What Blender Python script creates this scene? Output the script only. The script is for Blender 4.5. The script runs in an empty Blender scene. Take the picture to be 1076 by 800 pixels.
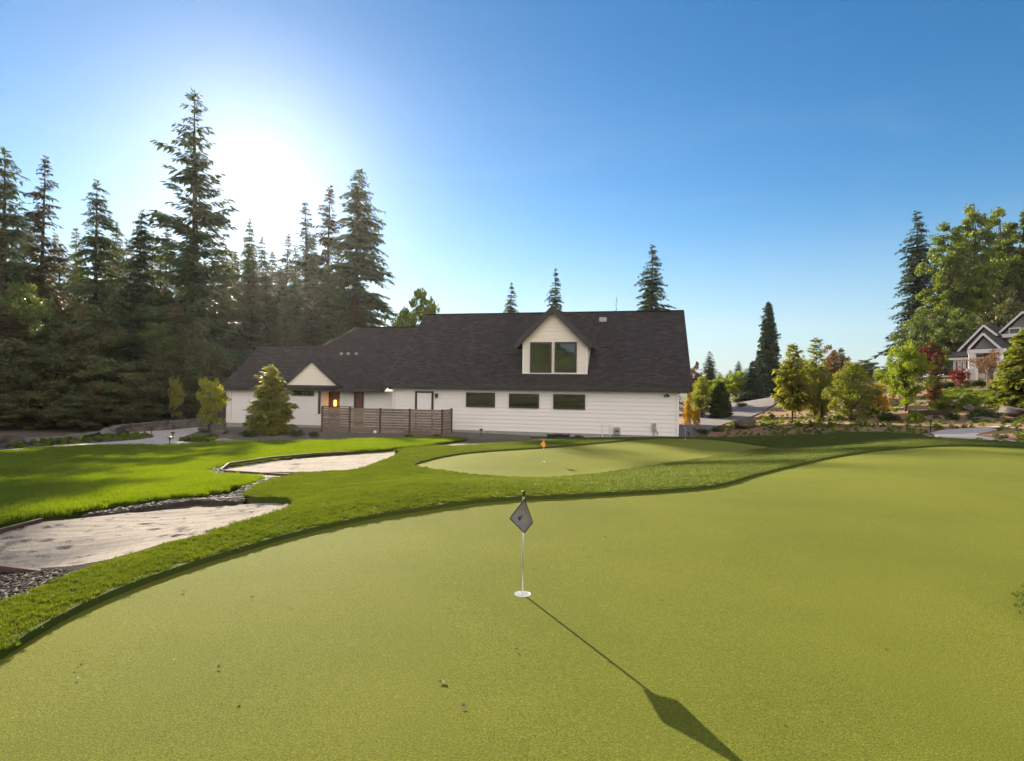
import bpy, bmesh, math, random
import numpy as np
from mathutils import Vector, Matrix
from mathutils.geometry import delaunay_2d_cdt

S = bpy.context.scene
COL = S.collection
PI = math.pi
rad = math.radians

# ------------------------------------------------------------------ camera
F = 600.0                       # focal length in photo pixels (photo is 1076 x 800)
CAMZ = 1.35
HOR = 407.0                     # horizon at the picture's middle column
ROLL = 0.0133
cam_d = bpy.data.cameras.new('camera')
cam = bpy.data.objects.new('camera', cam_d)
COL.objects.link(cam)
cam_d.sensor_width = 36.0
cam_d.lens = F / 1076.0 * 36.0
cam_d.clip_start = 0.05
cam_d.clip_end = 5000
pitch = math.atan((HOR - 400) / F)
R3 = Matrix.Rotation(PI / 2 + pitch, 3, 'X') @ Matrix.Rotation(ROLL, 3, 'Z')
cam.matrix_world = Matrix.Translation((0, 0, CAMZ)) @ R3.to_4x4()
S.camera = cam


def ray(px, py):
    return R3 @ Vector(((px - 538.0) / F, (400.0 - py) / F, -1.0))


def on_z(px, py, z):
    d = ray(px, py)
    t = (z - CAMZ) / d.z
    return Vector((d.x * t, d.y * t, z))


def at_y(px, py, Y):
    d = ray(px, py)
    t = Y / d.y
    return Vector((d.x * t, Y, CAMZ + d.z * t))


SUN = ray(265, 185).normalized()
SUN_EL = math.asin(SUN.z)
SUN_AZ = math.atan2(SUN.x, SUN.y)     # from +Y towards +X

# ------------------------------------------------------------------ terrain height
cp = []
def cz(*pts):
    for (px, py, z) in pts:
        p = on_z(px, py, z); cp.append((p.x, p.y, z))
def cy(*pts):
    for (px, py, Y) in pts:
        p = at_y(px, py, Y); cp.append((p.x, Y, p.z))
def cw(*pts):
    cp.extend(pts)

cw((-3, 1, 0), (0, 0, 0), (5, 0, 0), (0, 3.7, 0), (4, 4, 0), (8, 4, 0), (12, 6, 0), (2, 6.4, 0), (4, 7, 0), (6.5, 9.5, 0),
   (9, 12, 0), (11.3, 13.4, 0), (13, 9, .02), (-2.2, 3, 0), (-1, 5.5, 0), (5, 9, 0), (13, 13.2, 0.0), (2.5, 5, 0))
cz((156, 592, -.02), (60, 628, -.02), (250, 562, -.02), (430, 515, 0.01), (500, 512, -.01), (560, 512, -.05), (340, 540, 0.0))
cz((150, 555, -.3), (0, 585, -.3), (250, 540, -.3), (60, 560, -.3))
cz((280, 490, -.9), (380, 482, -.9), (230, 492, -.88), (330, 484, -.92))
cz((500, 467, -1.0), (475, 468, -1.0))
cz((350, 508, -.5), (300, 515, -.4), (400, 500, -.6))
cz((445, 490, -.75), (570, 485, -.75), (570, 505, -.73), (570, 472, -.76), (720, 462, -.76), (720, 485, -.73), (812, 471, -.76),
   (500, 478, -.75), (640, 495, -.74), (640, 468, -.76))
cz((800, 484, -.35), (880, 459, -.55), (800, 461, -.75), (960, 459, -.25), (1020, 457, -.18), (1076, 462, -.15))
cy((0, 546, 6.8), (0, 475, 22), (150, 500, 12.5), (250, 466, 28), (350, 463, 28.5), (420, 462, 27), (60, 469, 25), (180, 456, 35), (190, 449, 41))
cz((833, 444, -.75), (893, 448, -.5), (940, 440, -.1), (980, 428, .5), (1040, 425, .7))
cy((1000, 412.5, 41), (760, 440, 52), (815, 425, 80), (714, 451, 42), (770, 452, 36), (1040, 405, 44), (1020, 397, 49), (960, 425, 42))
cw((12, 34, -1.6), (0, 36, -1.6), (-17, 40, -1.65), (-6, 45, -1.6), (12, 48, -1.5), (-25, 46, -1.7),
   (-33, 46, -1.6), (-45, 60, -1.4), (-25, 62, -1.6), (0, 90, -1.3), (-60, 90, -1.5), (-60, 140, -1.5), (0, 150, -1.2), (40, 110, .2),
   (60, 140, 1), (25, 120, -.6), (150, 150, 2), (-150, 150, -1.2), (0, 300, -1), (300, 300, 1), (-300, 300, -1),
   (0, -20, 0), (-30, -20, -.3), (30, -20, .2), (-30, 5, -.8), (-15, 10, -.72), (24, 10, .1), (28, 24, .4), (45, 50, 2.9), (60, 62, 3.6), (70, 95, 3.6),
   (0, -300, 0), (300, -300, 0), (-300, -300, 0), (-300, 0, -.6), (300, 0, 1.0), (-40, 25, -1.3), (48, 34, 1.6), (35, 60, 2.2), (50, 80, 2.6))
cw((12, 16, -.08), (15, 16, -.07), (17, 16, -.05), (13, 18, -.18), (10, 16, -.25), (9, 15, -.22), (11, 18, -.35), (20, 14, 0), (8, 14, -.2), (15.5, 14.5, -.03), (7.5, 12, -.08), (18, 20, -.12), (6.5, 15, -.5), (16, 12, .02))
CP = np.array(cp, dtype=float)
def _phi(r2):
    return np.where(r2 > 1e-12, .5 * r2 * np.log(np.maximum(r2, 1e-12)), 0.0)
def _fit():
    n = len(CP)
    x = CP[:, :2] / 10.0
    d2 = ((x[:, None, :] - x[None, :, :]) ** 2).sum(-1)
    A = np.zeros((n + 3, n + 3))
    A[:n, :n] = _phi(d2) + np.eye(n) * 2e-3
    A[:n, n] = 1; A[:n, n + 1:] = x
    A[n, :n] = 1; A[n + 1:, :n] = x.T
    b = np.zeros(n + 3); b[:n] = CP[:, 2]
    return np.linalg.lstsq(A, b, rcond=None)[0]
WTS = _fit()
def hgt(X, Y):
    X = np.atleast_1d(np.asarray(X, float)); Y = np.atleast_1d(np.asarray(Y, float))
    sh = X.shape
    q = np.stack([X.ravel(), Y.ravel()], 1) / 10.0
    c = CP[:, :2] / 10.0
    out = np.empty(len(q))
    for i in range(0, len(q), 4000):
        d2 = ((q[i:i + 4000, None, :] - c[None]) ** 2).sum(-1)
        out[i:i + 4000] = _phi(d2) @ WTS[:-3] + WTS[-3] + q[i:i + 4000] @ WTS[-2:]
    return out.reshape(sh)
def h1(x, y):
    return float(hgt([x], [y])[0])
def on_ground(px, py):
    """the first point of the terrain met by the ray through a photo pixel"""
    d = ray(px, py)
    ts = np.geomspace(1.0, 160.0, 700)
    z = CAMZ + d.z * ts - hgt(d.x * ts, d.y * ts)
    i = int(np.argmax(z < 0)) if (z < 0).any() else len(ts) - 1
    t = ts[i]
    return Vector((d.x * t, d.y * t, h1(d.x * t, d.y * t)))


# ------------------------------------------------------------------ helpers
def tag(o, label=None, cat=None, group=None, kind=None):
    if label: o['label'] = label
    if cat: o['category'] = cat
    if group: o['group'] = group
    if kind: o['kind'] = kind
    return o

def thing(name, label, cat, loc=(0, 0, 0), rotz=0.0, group=None, scale=None):
    o = bpy.data.objects.new(name, None)
    COL.objects.link(o)
    o.location = loc
    o.rotation_euler = (0, 0, rotz)
    o.empty_display_size = .2
    if scale is not None: o.scale = scale
    return tag(o, label, cat, group)

def put(name, me, parent=None):
    o = bpy.data.objects.new(name, me)
    COL.objects.link(o)
    if parent is not None: o.parent = parent
    return o

def mesh_np(name, V, Fc, mat=None, smooth=False):
    """V (n,3); Fc (m,3) or (m,4)"""
    me = bpy.data.meshes.new(name)
    V = np.asarray(V, dtype=np.float32); Fc = np.asarray(Fc, dtype=np.int32)
    k = Fc.shape[1]
    me.vertices.add(len(V)); me.vertices.foreach_set('co', V.ravel())
    me.loops.add(Fc.size); me.loops.foreach_set('vertex_index', Fc.ravel())
    me.polygons.add(len(Fc)); me.polygons.foreach_set('loop_start', np.arange(0, Fc.size, k, dtype=np.int32))
    if smooth: me.polygons.foreach_set('use_smooth', np.ones(len(Fc), dtype=bool))
    me.update(calc_edges=True); me.validate()
    if mat: me.materials.append(mat)
    return me

class MB:
    """collects boxes, prisms, tubes and polygons; build() makes one mesh object"""
    def __init__(s): s.v = []; s.f = []; s.uv = {}
    def add(s, vs, fs):
        n = len(s.v); s.v += [tuple(p) for p in vs]; s.f += [tuple(i + n for i in f) for f in fs]
        return s
    def box(s, x0, x1, y0, y1, z0, z1):
        return s.add([(x0, y0, z0), (x1, y0, z0), (x1, y1, z0), (x0, y1, z0), (x0, y0, z1), (x1, y0, z1), (x1, y1, z1), (x0, y1, z1)],
                     [(0, 3, 2, 1), (4, 5, 6, 7), (0, 1, 5, 4), (1, 2, 6, 5), (2, 3, 7, 6), (3, 0, 4, 7)])
    def beam(s, p, q, w, t, up=(0, 0, 1)):
        """rectangular bar from p to q, w across, t along up"""
        p = Vector(p); q = Vector(q); d = (q - p).normalized(); u = Vector(up)
        a = d.cross(u).normalized() * (w / 2); u = a.cross(d).normalized() * (t / 2)
        vs = [p - a - u, p + a - u, p + a + u, p - a + u, q - a - u, q + a - u, q + a + u, q - a + u]
        return s.add(vs, [(0, 1, 2, 3), (7, 6, 5, 4), (0, 4, 5, 1), (1, 5, 6, 2), (2, 6, 7, 3), (3, 7, 4, 0)])
    def tube(s, pts, rs, n=8, cap=True):
        pts = [Vector(p) for p in pts]
        if not hasattr(rs, '__len__'): rs = [rs] * len(pts)
        rings = []; vs = []
        for i, p in enumerate(pts):
            d = (pts[min(i + 1, len(pts) - 1)] - pts[max(i - 1, 0)]).normalized()
            a = d.orthogonal().normalized() if abs(d.z) < .99 else Vector((1, 0, 0))
            if abs(d.z) < .9: a = d.cross(Vector((0, 0, 1))).normalized()
            else: a = (Vector((1, 0, 0)) - d * d.x).normalized()
            b = d.cross(a)
            for k in range(n):
                an = 2 * PI * k / n
                vs.append(p + (a * math.cos(an) + b * math.sin(an)) * rs[i])
        fs = []
        for i in range(len(pts) - 1):
            for k in range(n):
                fs.append((i * n + k, i * n + (k + 1) % n, (i + 1) * n + (k + 1) % n, (i + 1) * n + k))
        if cap:
            fs.append(tuple(reversed(range(n)))); fs.append(tuple((len(pts) - 1) * n + k for k in range(n)))
        return s.add(vs, fs)
    def lathe(s, prof, c=(0, 0, 0), n=20):
        vs = []; fs = []
        for (r, z) in prof:
            for k in range(n):
                an = 2 * PI * k / n
                vs.append((c[0] + r * math.cos(an), c[1] + r * math.sin(an), c[2] + z))
        for i in range(len(prof) - 1):
            for k in range(n):
                fs.append((i * n + k, i * n + (k + 1) % n, (i + 1) * n + (k + 1) % n, (i + 1) * n + k))
        return s.add(vs, fs)
    def prism(s, poly, thick):
        """polygon (3-D, planar) extruded by the vector thick"""
        n = len(poly); t = Vector(thick)
        vs = [Vector(p) for p in poly] + [Vector(p) + t for p in poly]
        fs = [tuple(range(n)), tuple(reversed(range(n, 2 * n)))]
        fs += [(i, n + i, n + (i + 1) % n, (i + 1) % n) for i in range(n)]
        return s.add(vs, fs)
    def mesh(s, name, mat, smooth=False, bevel=0):
        me = bpy.data.meshes.new(name)
        me.from_pydata(s.v, [], s.f)
        bm = bmesh.new(); bm.from_mesh(me)
        bmesh.ops.recalc_face_normals(bm, faces=bm.faces)
        if bevel:
            bmesh.ops.bevel(bm, geom=[e for e in bm.edges if len(e.link_faces) == 2 and e.calc_face_angle(0) > .6], offset=bevel, segments=1, affect='EDGES', clamp_overlap=True)
        bm.to_mesh(me); bm.free()
        if smooth:
            for p in me.polygons: p.use_smooth = True
        if mat: me.materials.append(mat)
        return me
    def build(s, name, mat, parent=None, smooth=False, bevel=0):
        return put(name, s.mesh(name, mat, smooth, bevel), parent)


# ------------------------------------------------------------------ materials
def new_mat(name):
    m = bpy.data.materials.new(name); m.use_nodes = True
    nt = m.node_tree
    for n in list(nt.nodes): nt.nodes.remove(n)
    out = nt.nodes.new('ShaderNodeOutputMaterial')
    return m, nt, out

def rgb(c): return (c[0], c[1], c[2], 1.0)

def noise_fac(nt, scale, detail=4, rough=.6, lo=.35, hi=.65, coord='Object', stretch=None):
    tc = nt.nodes.new('ShaderNodeTexCoord'); nz = nt.nodes.new('ShaderNodeTexNoise')
    nz.inputs['Scale'].default_value = scale; nz.inputs['Detail'].default_value = detail; nz.inputs['Roughness'].default_value = rough
    src = tc.outputs[coord]
    if stretch:
        mp = nt.nodes.new('ShaderNodeMapping'); mp.inputs['Scale'].default_value = stretch
        nt.links.new(src, mp.inputs['Vector']); src = mp.outputs['Vector']
    nt.links.new(src, nz.inputs['Vector'])
    mr = nt.nodes.new('ShaderNodeMapRange'); mr.inputs['From Min'].default_value = lo; mr.inputs['From Max'].default_value = hi
    nt.links.new(nz.outputs['Fac'], mr.inputs['Value'])
    return mr.outputs['Result'], nz.outputs['Fac']

def mix_col(nt, fac, a, b, mode='MIX'):
    m = nt.nodes.new('ShaderNodeMix'); m.data_type = 'RGBA'; m.blend_type = mode
    for sock, v in ((m.inputs['Factor'], fac), (m.inputs['A'], a), (m.inputs['B'], b)):
        if hasattr(v, 'node'): nt.links.new(v, sock)
        elif isinstance(v, (int, float)): sock.default_value = v
        else: sock.default_value = rgb(v)
    return m.outputs['Result']

def mat_simple(name, c1, c2=None, scale=4.0, rough=.7, bump=0.0, bscale=None, metal=0.0, spec=.5, c3=None, scale3=.6, lo=.35, hi=.65, stretch=None, bdist=.02):
    m, nt, out = new_mat(name)
    p = nt.nodes.new('ShaderNodeBsdfPrincipled')
    p.inputs['Roughness'].default_value = rough; p.inputs['Metallic'].default_value = metal
    p.inputs['Specular IOR Level'].default_value = spec
    col = None
    if c2 is not None:
        f, _ = noise_fac(nt, scale, lo=lo, hi=hi, stretch=stretch); col = mix_col(nt, f, c1, c2)
        if c3 is not None:
            f3, _ = noise_fac(nt, scale3, detail=5, lo=.42, hi=.68); col = mix_col(nt, f3, col, c3)
        nt.links.new(col, p.inputs['Base Color'])
    else:
        p.inputs['Base Color'].default_value = rgb(c1)
    if bump:
        _, raw = noise_fac(nt, bscale or scale * 4, detail=6, stretch=stretch)
        b = nt.nodes.new('ShaderNodeBump'); b.inputs['Strength'].default_value = bump; b.inputs['Distance'].default_value = bdist
        nt.links.new(raw, b.inputs['Height']); nt.links.new(b.outputs['Normal'], p.inputs['Normal'])
    nt.links.new(p.outputs['BSDF'], out.inputs['Surface'])
    return m

def mat_leaf(name, c1, c2, trans=.4, tcol=None, scale=1.2, rough=.55, vary=.35, c3=None, spec=.3, drift=None):
    """leaves, needles, blades: diffuse + light coming through, varied per clump and per plant"""
    m, nt, out = new_mat(name)
    f, _ = noise_fac(nt, scale, detail=3, lo=.32, hi=.68)
    col = mix_col(nt, f, c1, c2)
    if c3 is not None:
        f3, _ = noise_fac(nt, scale * 3.1, detail=2, lo=.5, hi=.66); col = mix_col(nt, f3, col, c3)
    if drift is not None:
        ge = nt.nodes.new('ShaderNodeNewGeometry'); nz = nt.nodes.new('ShaderNodeTexNoise'); nz.inputs['Scale'].default_value = drift[0]; nz.inputs['Detail'].default_value = 5; nz.inputs['Roughness'].default_value = .65
        nt.links.new(ge.outputs['Position'], nz.inputs['Vector'])
        md = nt.nodes.new('ShaderNodeMapRange'); md.inputs['From Min'].default_value = .35; md.inputs['From Max'].default_value = .65; nt.links.new(nz.outputs['Fac'], md.inputs['Value'])
        col = mix_col(nt, md.outputs['Result'], col, mix_col(nt, 1.0, col, drift[1], 'MULTIPLY'))
    oi = nt.nodes.new('ShaderNodeObjectInfo')
    mr = nt.nodes.new('ShaderNodeMapRange'); mr.inputs['To Min'].default_value = 1 - vary; mr.inputs['To Max'].default_value = 1 + vary
    nt.links.new(oi.outputs['Random'], mr.inputs['Value'])
    hs = nt.nodes.new('ShaderNodeHueSaturation'); nt.links.new(mr.outputs['Result'], hs.inputs['Value']); nt.links.new(col, hs.inputs['Color'])
    p = nt.nodes.new('ShaderNodeBsdfPrincipled'); p.inputs['Roughness'].default_value = rough; p.inputs['Specular IOR Level'].default_value = spec
    nt.links.new(hs.outputs['Color'], p.inputs['Base Color'])
    t = nt.nodes.new('ShaderNodeBsdfTranslucent')
    tc = mix_col(nt, 1.0, hs.outputs['Color'], tcol or (1.0, 1.0, .6), 'MULTIPLY')
    g = nt.nodes.new('ShaderNodeHueSaturation'); g.inputs['Value'].default_value = 1.6; g.inputs['Saturation'].default_value = 1.1
    nt.links.new(tc, g.inputs['Color']); nt.links.new(g.outputs['Color'], t.inputs['Color'])
    mx = nt.nodes.new('ShaderNodeMixShader'); mx.inputs[0].default_value = trans
    nt.links.new(p.outputs[0], mx.inputs[1]); nt.links.new(t.outputs[0], mx.inputs[2]); nt.links.new(mx.outputs[0], out.inputs['Surface'])
    return m

M = {}
M['ground'] = mat_simple('ground', (.07, .05, .03), (.11, .085, .05), 1.5, .95, .6, 12, c3=(.05, .07, .02), scale3=.12)
def mat_nap(name, tip, mid, gap, patch):
    """short synthetic nap: pale tips, green body, dark gaps between the tufts, strong fine relief"""
    m, nt, out = new_mat(name)
    f1, raw1 = noise_fac(nt, 210, detail=3, rough=.7, lo=.34, hi=.62)
    f2, raw2 = noise_fac(nt, 90, detail=3, rough=.65, lo=.52, hi=.74, stretch=(1, 1.5, 1))
    col = mix_col(nt, f1, gap, mid); col = mix_col(nt, f2, col, tip)
    f3, _ = noise_fac(nt, .45, detail=6, rough=.6, lo=.36, hi=.66); col = mix_col(nt, f3, col, mix_col(nt, 1.0, col, patch, 'MULTIPLY'))
    f4, _ = noise_fac(nt, 330, detail=1, lo=.70, hi=.74); col = mix_col(nt, f4, col, (.42, .40, .17))
    p = nt.nodes.new('ShaderNodeBsdfPrincipled'); p.inputs['Roughness'].default_value = .85; p.inputs['Specular IOR Level'].default_value = .03
    p.inputs['Sheen Weight'].default_value = .045; p.inputs['Sheen Roughness'].default_value = .5; p.inputs['Sheen Tint'].default_value = (.8, .8, .3, 1)
    nt.links.new(col, p.inputs['Base Color'])
    ad = nt.nodes.new('ShaderNodeMath'); nt.links.new(raw1, ad.inputs[0]); nt.links.new(raw2, ad.inputs[1])
    b = nt.nodes.new('ShaderNodeBump'); b.inputs['Strength'].default_value = 1.0; b.inputs['Distance'].default_value = .006
    nt.links.new(ad.outputs[0], b.inputs['Height']); nt.links.new(b.outputs['Normal'], p.inputs['Normal'])
    nt.links.new(p.outputs[0], out.inputs['Surface'])
    return m
M['green'] = mat_nap('putting_turf', (.255, .262, .048), (.196, .212, .024), (.056, .070, .009), (.78, .84, .76))
M['fringe'] = mat_simple('fringe_turf', (.06, .085, .017), (.075, .10, .02), 40, .95, .8, 120, spec=.1)
M['fringe_blade'] = mat_leaf('fringe_blade', (.096, .124, .023), (.066, .094, .017), .48, (1, 1, .5), 14, .45, .08, c3=(.15, .155, .045), spec=.45, drift=(1.3, (.66, .74, .70)))
M['lawn'] = mat_simple('lawn_soil', (.03, .05, .008), (.045, .065, .012), 20, .95, .6, 60, spec=.1)
M['lawn_blade'] = mat_leaf('lawn_blade', (.142, .192, .013), (.112, .160, .011), .45, (1, 1, .4), 9, .45, .06, c3=(.20, .25, .02), spec=.4, drift=(.8, (.74, .80, .8)))
M['sand'] = mat_simple('sand', (.30, .267, .228), (.34, .303, .26), 3, .95, .8, 70, c3=(.255, .227, .193), scale3=1.4, spec=.1, bdist=.03)
M['stone_bed'] = mat_simple('stone_bed', (.03, .025, .022), (.06, .05, .043), 12, .9, .8, 50)
M['stone'] = mat_simple('river_stone', (.04, .036, .034), (.11, .098, .086), 6, .85, .2, 30)
M['soil'] = mat_simple('bed_soil', (.10, .078, .06), (.15, .12, .095), 6, .95, .8, 30, c3=(.075, .08, .035), scale3=1.2)
M['path'] = mat_simple('path_concrete', (.40, .355, .31), (.47, .42, .37), 1.6, .9, .25, 60, spec=.2)
M['road'] = mat_simple('asphalt', (.105, .093, .090), (.135, .12, .116), 1.2, .85, .5, 90)
M['mulch'] = mat_simple('mulch', (.25, .125, .06), (.16, .08, .04), 9, .95, 1.0, 30, c3=(.25, .18, .06))
M['siding'] = mat_simple('painted_siding', (.77, .745, .715), (.73, .705, .675), .8, .55, .06, 40, stretch=(1, 1, 6))
M['warmlit'] = mat_simple('warm_lit_siding', (.76, .70, .59), (.72, .665, .56), .8, .55, .06, 40, stretch=(1, 1, 6))  # siding with warm light put into its colour, for gables and frieze
M['trim'] = mat_simple('white_trim', (.78, .76, .74), (.74, .72, .70), 3, .5)
M['darktrim'] = mat_simple('dark_brown_trim', (.022, .018, .016), (.030, .024, .02), 6, .45)
M['redwood'] = mat_simple('redwood_siding', (.10, .035, .022), (.14, .05, .03), 3, .6, .2, 30, stretch=(1, 1, 8))
M['foundation'] = mat_simple('concrete_base', (.26, .25, .24), (.32, .31, .29), 2, .9, .3, 30)
M['metal'] = mat_simple('grey_metal', (.30, .31, .32), (.34, .35, .36), 4, .45, metal=.4)
M['steel'] = mat_simple('bright_steel', (.62, .62, .62), (.7, .7, .7), 8, .35, metal=.6)
M['black'] = mat_simple('black_metal', (.012, .012, .013), (.02, .02, .02), 10, .45)
M['white'] = mat_simple('white_plastic', (.8, .8, .79), (.76, .76, .75), 20, .4)
M['board'] = mat_simple('dark_timber', (.055, .030, .022), (.085, .05, .036), 5, .85, .4, 40, stretch=(1, 1, 1))
M['rock'] = mat_simple('boulder', (.12, .105, .09), (.19, .17, .145), 2.2, .9, .8, 9, c3=(.07, .06, .05), scale3=1.5)
M['rockdark'] = mat_simple('dark_boulder', (.06, .045, .036), (.10, .08, .065), 2.2, .9, .8, 9)
M['bark'] = mat_simple('bark', (.055, .038, .028), (.10, .075, .055), 5, .95, .9, 14, stretch=(1, 1, .25))
M['barkpale'] = mat_simple('pale_bark', (.17, .14, .11), (.25, .21, .17), 4, .9, .6, 14, stretch=(1, 1, .3))

_nt = M['sand'].node_tree; _p = [n for n in _nt.nodes if n.type == 'BSDF_PRINCIPLED'][0]
_src = _p.inputs['Base Color'].links[0].from_socket
_f, _ = noise_fac(_nt, 7.5, detail=7, rough=.72, lo=.575, hi=.625)
_nt.links.new(mix_col(_nt, _f, _src, (.10, .085, .07)), _p.inputs['Base Color'])
# fence timber: weathered boards, each its own tone
def mat_boards(name, a, b, c, zscale):
    m, nt, out = new_mat(name)
    tc = nt.nodes.new('ShaderNodeTexCoord'); mp = nt.nodes.new('ShaderNodeMapping')
    mp.inputs['Scale'].default_value = (.55, .55, zscale)
    nt.links.new(tc.outputs['Object'], mp.inputs['Vector'])
    sn = nt.nodes.new('ShaderNodeVectorMath'); sn.operation = 'FLOOR'; nt.links.new(mp.outputs['Vector'], sn.inputs[0])
    wn = nt.nodes.new('ShaderNodeTexWhiteNoise'); wn.noise_dimensions = '3D'; nt.links.new(sn.outputs['Vector'], wn.inputs['Vector'])
    col = mix_col(nt, wn.outputs['Value'], a, b)
    f, raw = noise_fac(nt, 3, lo=.45, hi=.7, stretch=(.6, .6, 5)); col = mix_col(nt, f, col, c)
    p = nt.nodes.new('ShaderNodeBsdfPrincipled'); p.inputs['Roughness'].default_value = .85
    nt.links.new(col, p.inputs['Base Color'])
    bp = nt.nodes.new('ShaderNodeBump'); bp.inputs['Strength'].default_value = .4; bp.inputs['Distance'].default_value = .01
    nt.links.new(raw, bp.inputs['Height']); nt.links.new(bp.outputs['Normal'], p.inputs['Normal'])
    nt.links.new(p.outputs[0], out.inputs['Surface'])
    return m
M['fence'] = mat_boards('fence_boards', (.155, .118, .093), (.27, .215, .175), (.10, .07, .052), 6.62)

def mat_shingle(name, a, b, c):
    """asphalt shingles laid in courses: UV in metres, u along the eave, v up the slope"""
    m, nt, out = new_mat(name)
    uv = nt.nodes.new('ShaderNodeUVMap'); uv.uv_map = 'UVMap'
    br = nt.nodes.new('ShaderNodeTexBrick')
    br.inputs['Scale'].default_value = 1.0; br.inputs['Brick Width'].default_value = .36; br.inputs['Row Height'].default_value = .17
    br.inputs['Mortar Size'].default_value = .012; br.inputs['Mortar Smooth'].default_value = .4; br.inputs['Bias'].default_value = 0
    br.inputs['Color1'].default_value = rgb(a); br.inputs['Color2'].default_value = rgb(b); br.inputs['Mortar'].default_value = rgb(tuple(x * .45 for x in a))
    nt.links.new(uv.outputs['UV'], br.inputs['Vector'])
    f, _ = noise_fac(nt, 1.1, detail=6, lo=.4, hi=.75); col = mix_col(nt, f, br.outputs['Color'], c)
    p = nt.nodes.new('ShaderNodeBsdfPrincipled'); p.inputs['Roughness'].default_value = .8; p.inputs['Specular IOR Level'].default_value = .35
    nt.links.new(col, p.inputs['Base Color'])
    _, raw = noise_fac(nt, 60, detail=3)
    bp = nt.nodes.new('ShaderNodeBump'); bp.inputs['Strength'].default_value = .5; bp.inputs['Distance'].default_value = .012
    mx = nt.nodes.new('ShaderNodeMath'); mx.operation = 'SUBTRACT'
    nt.links.new(raw, mx.inputs[0]); nt.links.new(br.outputs['Fac'], mx.inputs[1]); nt.links.new(mx.outputs[0], bp.inputs['Height'])
    nt.links.new(bp.outputs['Normal'], p.inputs['Normal'])
    nt.links.new(p.outputs[0], out.inputs['Surface'])
    return m
M['shingle'] = mat_shingle('roof_shingles', (.020, .016, .0145), (.060, .047, .040), (.028, .0225, .021))
M['capshingle'] = mat_simple('ridge_shingle', (.03, .025, .023), (.045, .038, .034), 3, .95, .3, 40, spec=.05)
M['shingle2'] = mat_shingle('grey_roof_shingles', (.028, .026, .027), (.05, .046, .045), (.03, .028, .028))

def mat_glass(name, tint=(.012, .014, .012), ior=2.0):
    m, nt, out = new_mat(name)
    p = nt.nodes.new('ShaderNodeBsdfPrincipled'); p.inputs['Base Color'].default_value = rgb(tint)
    p.inputs['Roughness'].default_value = .03; p.inputs['IOR'].default_value = ior
    _, raw = noise_fac(nt, .9, detail=2)
    bp = nt.nodes.new('ShaderNodeBump'); bp.inputs['Strength'].default_value = .03; bp.inputs['Distance'].default_value = .01
    nt.links.new(raw, bp.inputs['Height']); nt.links.new(bp.outputs['Normal'], p.inputs['Normal'])
    nt.links.new(p.outputs[0], out.inputs['Surface'])
    return m
M['glass'] = mat_glass('window_glass', (.010, .012, .006), 1.95)

def mat_emit(name, c, s):
    m, nt, out = new_mat(name)
    e = nt.nodes.new('ShaderNodeEmission'); e.inputs['Color'].default_value = rgb(c); e.inputs['Strength'].default_value = s
    nt.links.new(e.outputs[0], out.inputs['Surface'])
    return m
M['lamp'] = mat_emit('lamp_glow', (1, .42, .06), 3.0)

M['fir'] = mat_leaf('fir_needles', (.050, .080, .040), (.068, .100, .048), .27, (1, 1, .5), .35, .6, .35, c3=(.09, .11, .05))
M['firwarm'] = mat_leaf('fir_needles_warm', (.075, .072, .040), (.095, .090, .048), .3, (1, .9, .45), .35, .6, .35, c3=(.12, .085, .045))
M['firblue'] = mat_leaf('spruce_needles', (.050, .078, .050), (.072, .108, .066), .26, (1, 1, .6), .4, .6, .2)
M['maple'] = mat_leaf('maple_leaves', (.060, .098, .034), (.095, .135, .042), .38, (1, 1, .5), .5, .5, .3, c3=(.14, .14, .05))
M['mapledark'] = mat_leaf('understory_leaves', (.052, .075, .032), (.090, .105, .042), .33, (1, 1, .5), .5, .5, .35, c3=(.14, .10, .05))
M['cotton'] = mat_leaf('cottonwood_leaves', (.12, .165, .038), (.075, .115, .03), .44, (1, 1, .5), .4, .45, .2, c3=(.19, .20, .045))
M['lime'] = mat_leaf('lime_leaves', (.19, .25, .035), (.13, .19, .03), .5, (1, 1, .4), .9, .5, .12, c3=(.25, .25, .04))
M['gardengreen'] = mat_leaf('garden_leaves', (.12, .155, .04), (.16, .18, .05), .5, (1, 1, .45), 1.2, .5, .2, c3=(.22, .19, .05))
M['golden'] = mat_leaf('golden_needles', (.23, .23, .055), (.16, .18, .045), .52, (1, 1, .4), 1.6, .5, .15, c3=(.30, .27, .07))
M['redleaf'] = mat_leaf('red_leaves', (.16, .014, .014), (.10, .012, .014), .4, (1, .5, .4), 1.2, .5, .15)
M['pinkleaf'] = mat_leaf('coppery_leaves', (.16, .085, .055), (.12, .075, .04), .4, (1, .8, .5), 1.2, .5, .15, c3=(.10, .09, .03))
M['orangeflower'] = mat_leaf('orange_leaves', (.40, .26, .025), (.30, .22, .025), .4, (1, .9, .35), 2, .5, .15)
M['brightshrub'] = mat_leaf('bright_shrub_leaves', (.14, .19, .02), (.09, .14, .018), .42, (1, 1, .35), 2, .5, .25, c3=(.18, .18, .03))
M['darkshrub'] = mat_leaf('dark_shrub_leaves', (.035, .055, .016), (.055, .08, .02), .35, (1, 1, .5), 2, .5, .25)
M['flag_dark'] = mat_leaf('flag_cloth', (.16, .16, .17), (.19, .19, .20), .25, (1, 1, 1), 30, .7, .02)
M['flag_border'] = mat_simple('flag_border', (.012, .012, .014), (.018, .018, .02), 40, .7)
M['flag_mark'] = mat_leaf('flag_mark', (.30, .28, .13), (.26, .25, .12), .25, (1, 1, .8), 30, .7, .02)
M['flag_orange'] = mat_leaf('orange_flag_cloth', (.60, .36, .13), (.54, .30, .10), .35, (1, .85, .55), 20, .7, .02)
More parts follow.
